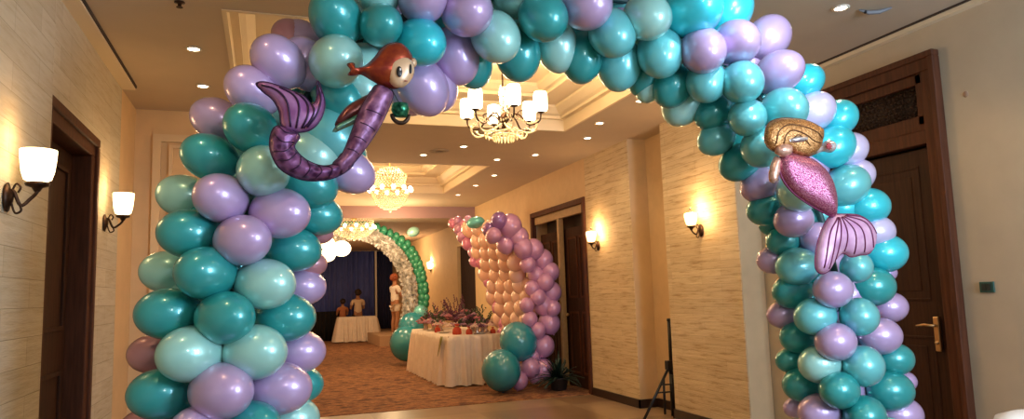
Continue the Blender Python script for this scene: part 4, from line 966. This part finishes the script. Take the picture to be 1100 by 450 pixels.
# ------------------------------------------------------------------ far draped table and people
ct = PZ(385, 366.5, 0); TYc = 23.4; xa = PY(364, 338, TYc).x; xb = PY(405, 338, TYc).x
tg = thing('draped_table', 'plain table under the white cloth at the far end', 'table', ((xa+xb)/2, TYc+.35, 0))
g = MB(); g.box(-(xb-xa)/2+.02, -.33, .76, (xb-xa)/2-.02, .33, .785); g.build('tabletop', PALEW, tg)
for sx in (-1, 1):
    for sy in (-1, 1): g = MB(); g.tube([(sx*((xb-xa)/2-.1), sy*.28, .006), (sx*((xb-xa)/2-.1), sy*.28, .76)], .018, 8); g.build('leg', BLACKM, tg, smooth=True)
cloth('tablecloth', xa, TYc, xb, TYc+.7, .80, .03, 'white cloth flaring to the floor over the far end table', None, flare=.14, rad=.06, per=.3, amp=.04)
def skin_obj(name, joints, edges, m, parent, root=0, sub_=2, loc=None):
    me = bpy.data.meshes.new(name); me.from_pydata([j[0] for j in joints], edges, []); me.materials.append(m)
    o = link(name, me, parent, loc)
    sk_ = o.modifiers.new('skin', 'SKIN'); sk_.use_smooth_shade = True
    for i, j in enumerate(joints):
        v = me.skin_vertices[0].data[i]; r = j[1]; v.radius = (r, r) if not isinstance(r, tuple) else r; v.use_root = (i == root)
    s2 = o.modifiers.new('sub', 'SUBSURF'); s2.levels = sub_; s2.render_levels = sub_
    return o
SKIN = mat('skin', (.42, .20, .11), .5); HAIRR = mat('auburn_hair', (.30, .075, .03), .6, noise=.4, nscale=60); HAIRD = mat('dark_hair', (.02, .01, .008), .5)
def person(loc, rz, k, lab, seated, shirt, pants, hair, leanarm):
    """k = scale against a 1.7 m adult, facing +Y before rotation"""
    o = thing('person', lab, 'person', loc, None, rz)
    J = []; E = []
    def j(x, y, z, r, par=None):
        J.append(((x*k, y*k, z*k), r*k if not isinstance(r, tuple) else (r[0]*k, r[1]*k)))
        if par is not None: E.append((par, len(J)-1))
        return len(J)-1
    hz = .93 if not seated else .48
    pel = j(0, 0, hz, (.15, .11)); ab = j(0, 0, hz+.14, (.13, .10), pel); chs = j(0, .0, hz+.33, (.155, .105), ab); up_ = j(0, -.005, hz+.46, (.12, .08), chs)
    nk = j(0, 0, hz+.54, .052, up_); hd = j(0, .012, hz+.62, (.07, .08), nk); h2_ = j(0, .01, hz+.71, (.075, .09), hd); h3_ = j(0, 0, hz+.76, (.055, .065), h2_)
    hands = []
    for s in (-1, 1):
        if not seated:
            hp = j(s*.09, 0, hz-.06, .085, pel); kn = j(s*.10, .02, .50, .058, hp); cf = j(s*.10, -.02, .34, .055, kn); an = j(s*.10, -.02, .09, .037, cf); j(s*.11, .03, .035, .034, an); j(s*.12, .14, .025, .026, len(J)-1)
        else:
            hp = j(s*.09, .03, hz-.01, .08, pel); kn = j(s*.11, .42, hz+.0, .06, hp); an = j(s*.11, .42, .09, .04, kn); j(s*.11, .52, .03, .03, an)
        sh = j(s*.19, 0, hz+.42, .055, up_); 
        if leanarm: el = j(s*.23, .10, hz+.16, .042, sh); wr = j(s*.14, .33, hz+.22, .028, el); dr = Vector((-s*.3, 1, .1)).normalized()
        else: el = j(s*.25, -.02, hz+.14, .042, sh); wr = j(s*.22, .12, hz-.06, .028, el); dr = Vector((0, .5, -1)).normalized()
        pw = Vector(J[wr][0])/k; pa = j(*(pw+dr*.07), (.036, .018), wr); pv = Vector(J[pa][0])/k
        for q in range(4):
            lat = Vector((1, 0, 0))*(q-1.5)*.018; ln = (.065, .075, .07, .055)[q]; a = j(*(pv+lat+dr*.025), .010, pa); j(*(pv+lat*1.1+dr*(.025+ln)+Vector((0, 0, -.012))), .008, a)
        th = j(*(pw+dr*.03+Vector((-s*.03, 0, .01))), .011, wr); j(*(pw+dr*.07+Vector((-s*.045, 0, 0))), .009, th)
    skin_obj('body', J, E, SKIN, o)
    # shirt
    S = [J[pel], J[ab], J[chs], J[up_]]; off = [.02, .022, .02, .02]
    jj = [((p[0], p[1], p[2]+(-.02*k if i == 0 else 0)), (r[0]+.02*k, r[1]+.02*k)) for i, (p, r) in enumerate(S)]; ee = [(0, 1), (1, 2), (2, 3)]
    for s in (-1, 1):
        i0 = len(jj); jj.append(((s*.19*k, 0, (hz+.42)*k), .07*k)); ee.append((3, i0)); jj.append(((s*.215*k, .05*k if leanarm else -.01*k, (hz+.27)*k), .062*k)); ee.append((i0, i0+1))
    skin_obj('shirt', jj, ee, shirt, o)
    if pants is not None:
        jj = [((0, 0, (hz-.0)*k), (.168*k, .13*k))]; ee = []
        for s in (-1, 1):
            if not seated: pts = [((s*.09*k, 0, (hz-.12)*k), .105*k), ((s*.10*k, .01*k, (hz-.30)*k), .09*k)]
            else: pts = [((s*.10*k, .1*k, hz*k), .10*k), ((s*.11*k, .3*k, hz*k), .085*k)]
            i0 = len(jj); jj += pts; ee += [(0, i0), (i0, i0+1)]
        skin_obj('shorts', jj, ee, pants, o)
    hc = Vector((0, 0, hz+.70))*k
    g = MB(); random.seed(2)
    g.ball(hc+Vector((0, -.025, .025))*k, .115*k, .95, 1.0, 1.05, 16, 12)
    for q in range(60):
        a = random.uniform(0, 2*PI); e = random.uniform(-.5, 1.5); d = Vector((math.cos(a)*math.cos(e), math.sin(a)*math.cos(e), math.sin(e)))
        if d.y > .45 and d.z < .5: continue
        g.ball(hc+Vector((0, -.02, .02))*k+d*.105*k, .028*k, seg=6, rings=5)
    g.build('hair', hair, o, smooth=True)
    g = MB(); g.lathe([(.001, .03*k), (.011*k, .005*k), (.013*k, 0), (.001, -.002)], hc+Vector((0, .085, -.035))*k, 8, (0, .6, .8)); g.build('nose', SKIN, o, smooth=True)
    for s in (-1, 1):
        g = MB(); g.ball(hc+Vector((s*.03, .088, -.005))*k, .010*k, 1, .5, .8, 8, 6); g.build('eye', HAIRD, o, smooth=True)
        g = MB(); g.ball(hc+Vector((s*.078, 0, -.02))*k, .02*k, .5, 1, 1.5, 8, 6); g.build('ear', SKIN, o, smooth=True)
    g = MB(); g.ball(hc+Vector((0, .083, -.062))*k, .018*k, 1, .4, .3, 8, 6); g.build('mouth', mat('lip', (.3, .08, .06), .5), o, smooth=True)
    if not seated:
        for s in (-1, 1):
            g = MB(); g.ball((s*.115*k, .06*k, .035*k), .05*k, 1, 2.5, .7, 12, 8); g.build('shoe', WHITEP, o, smooth=True)
    return o
pf = PY(425, 359, 21.0)
WSH = mat('white_cotton', (.82, .76, .70), .8)
person((pf.x, 21.05, .3), -1.2, 1.0, 'person in white top and shorts standing on the platform facing the silver garland', False, WSH, WSH, HAIRR, True)
PEA = mat('pale_shirt', (.72, .55, .40), .8); ORG = mat('orange_shirt', (.45, .16, .07), .8)
for (x, y, k, sh, lab, d) in ((384.5, 330, .95, PEA, 'person with dark hair and pale top, taller of two behind the white far table', .0), (368.5, 335, .78, ORG, 'smaller person in orange top, left of the taller one behind the far table', .1)):
    q = PY(x, y, 24.35); person((q.x, 24.35+d, .006), .15, k, lab, False, sh, BLACKF, HAIRD, True)
# white chair cover corner at lower right
wc = PY(1094, 446, 2.3)
cc_ = thing('covered_chair', 'white cloth covered chair top at the bottom right corner', 'chair', (wc.x+.06, wc.y, 0))
g = MB(); zt = wc.z+.012
g.lathe([(.27, .01), (.25, .3), (.23, zt*.6), (.21, zt-.06), (.18, zt-.015), (.10, zt), (.001, zt+.003)], seg=28); o = g.build('chair_cover', WSH, cc_, smooth=True); o.scale = (.9, .5, 1)
g = MB(); g.tube([(-.2, -.1, .25), (.2, -.1, .25)], .01); g.build('sash', WSH, cc_)
# ------------------------------------------------------------------ assumed light from the room behind the camera, an added unseen spot, added far fill
wd = bpy.data.worlds.new('world'); SC.world = wd; wd.use_nodes = True
wd.node_tree.nodes['Background'].inputs[0].default_value = (.66, .70, .82, 1); wd.node_tree.nodes['Background'].inputs[1].default_value = .35
def aim(o, t): o.rotation_euler = (Vector(t)-o.location).to_track_quat('-Z', 'Y').to_euler()
l = lamp('AREA', (3.7, -1.2, 2.2), 230, (.58, .76, 1.0), shape='RECTANGLE', size=1.4, size_y=1.8); aim(l, (2.3, 4, 2.9))      # added cool area light for daylight assumed from behind right, no window built
l = lamp('AREA', (1.3, -1.6, 2.9), 25, (.95, .92, .92), shape='DISK', size=.5); aim(l, (1.2, 4, 1.6))                      # added disk light, a lamp assumed behind the camera for the balloon highlights
l = lamp('SPOT', (2.5, 2.45, 3.2), 60, (.75, .86, 1.0), spot_size=1.3, spot_blend=.4, shadow_soft_size=.04); aim(l, (2.5, 3.35, 2.7))  # added cool spot without fixture, assumed source of right shoulder's white patches
for X, Y, Z, W in ((1.2, 20.5, 2.7, 60), (3.2, 19.6, 2.7, 60), (2.4, 14.0, 2.6, 70)): lamp('POINT', (X, Y, Z), W, WARM, shadow_soft_size=.2)  # added fill lights without fixtures, brightening the far end and silver garland
SC.view_settings.view_transform = 'Standard'; SC.view_settings.look = 'None'; SC.view_settings.gamma = 1; SC.view_settings.use_curve_mapping = False
SC.view_settings.exposure = -.04
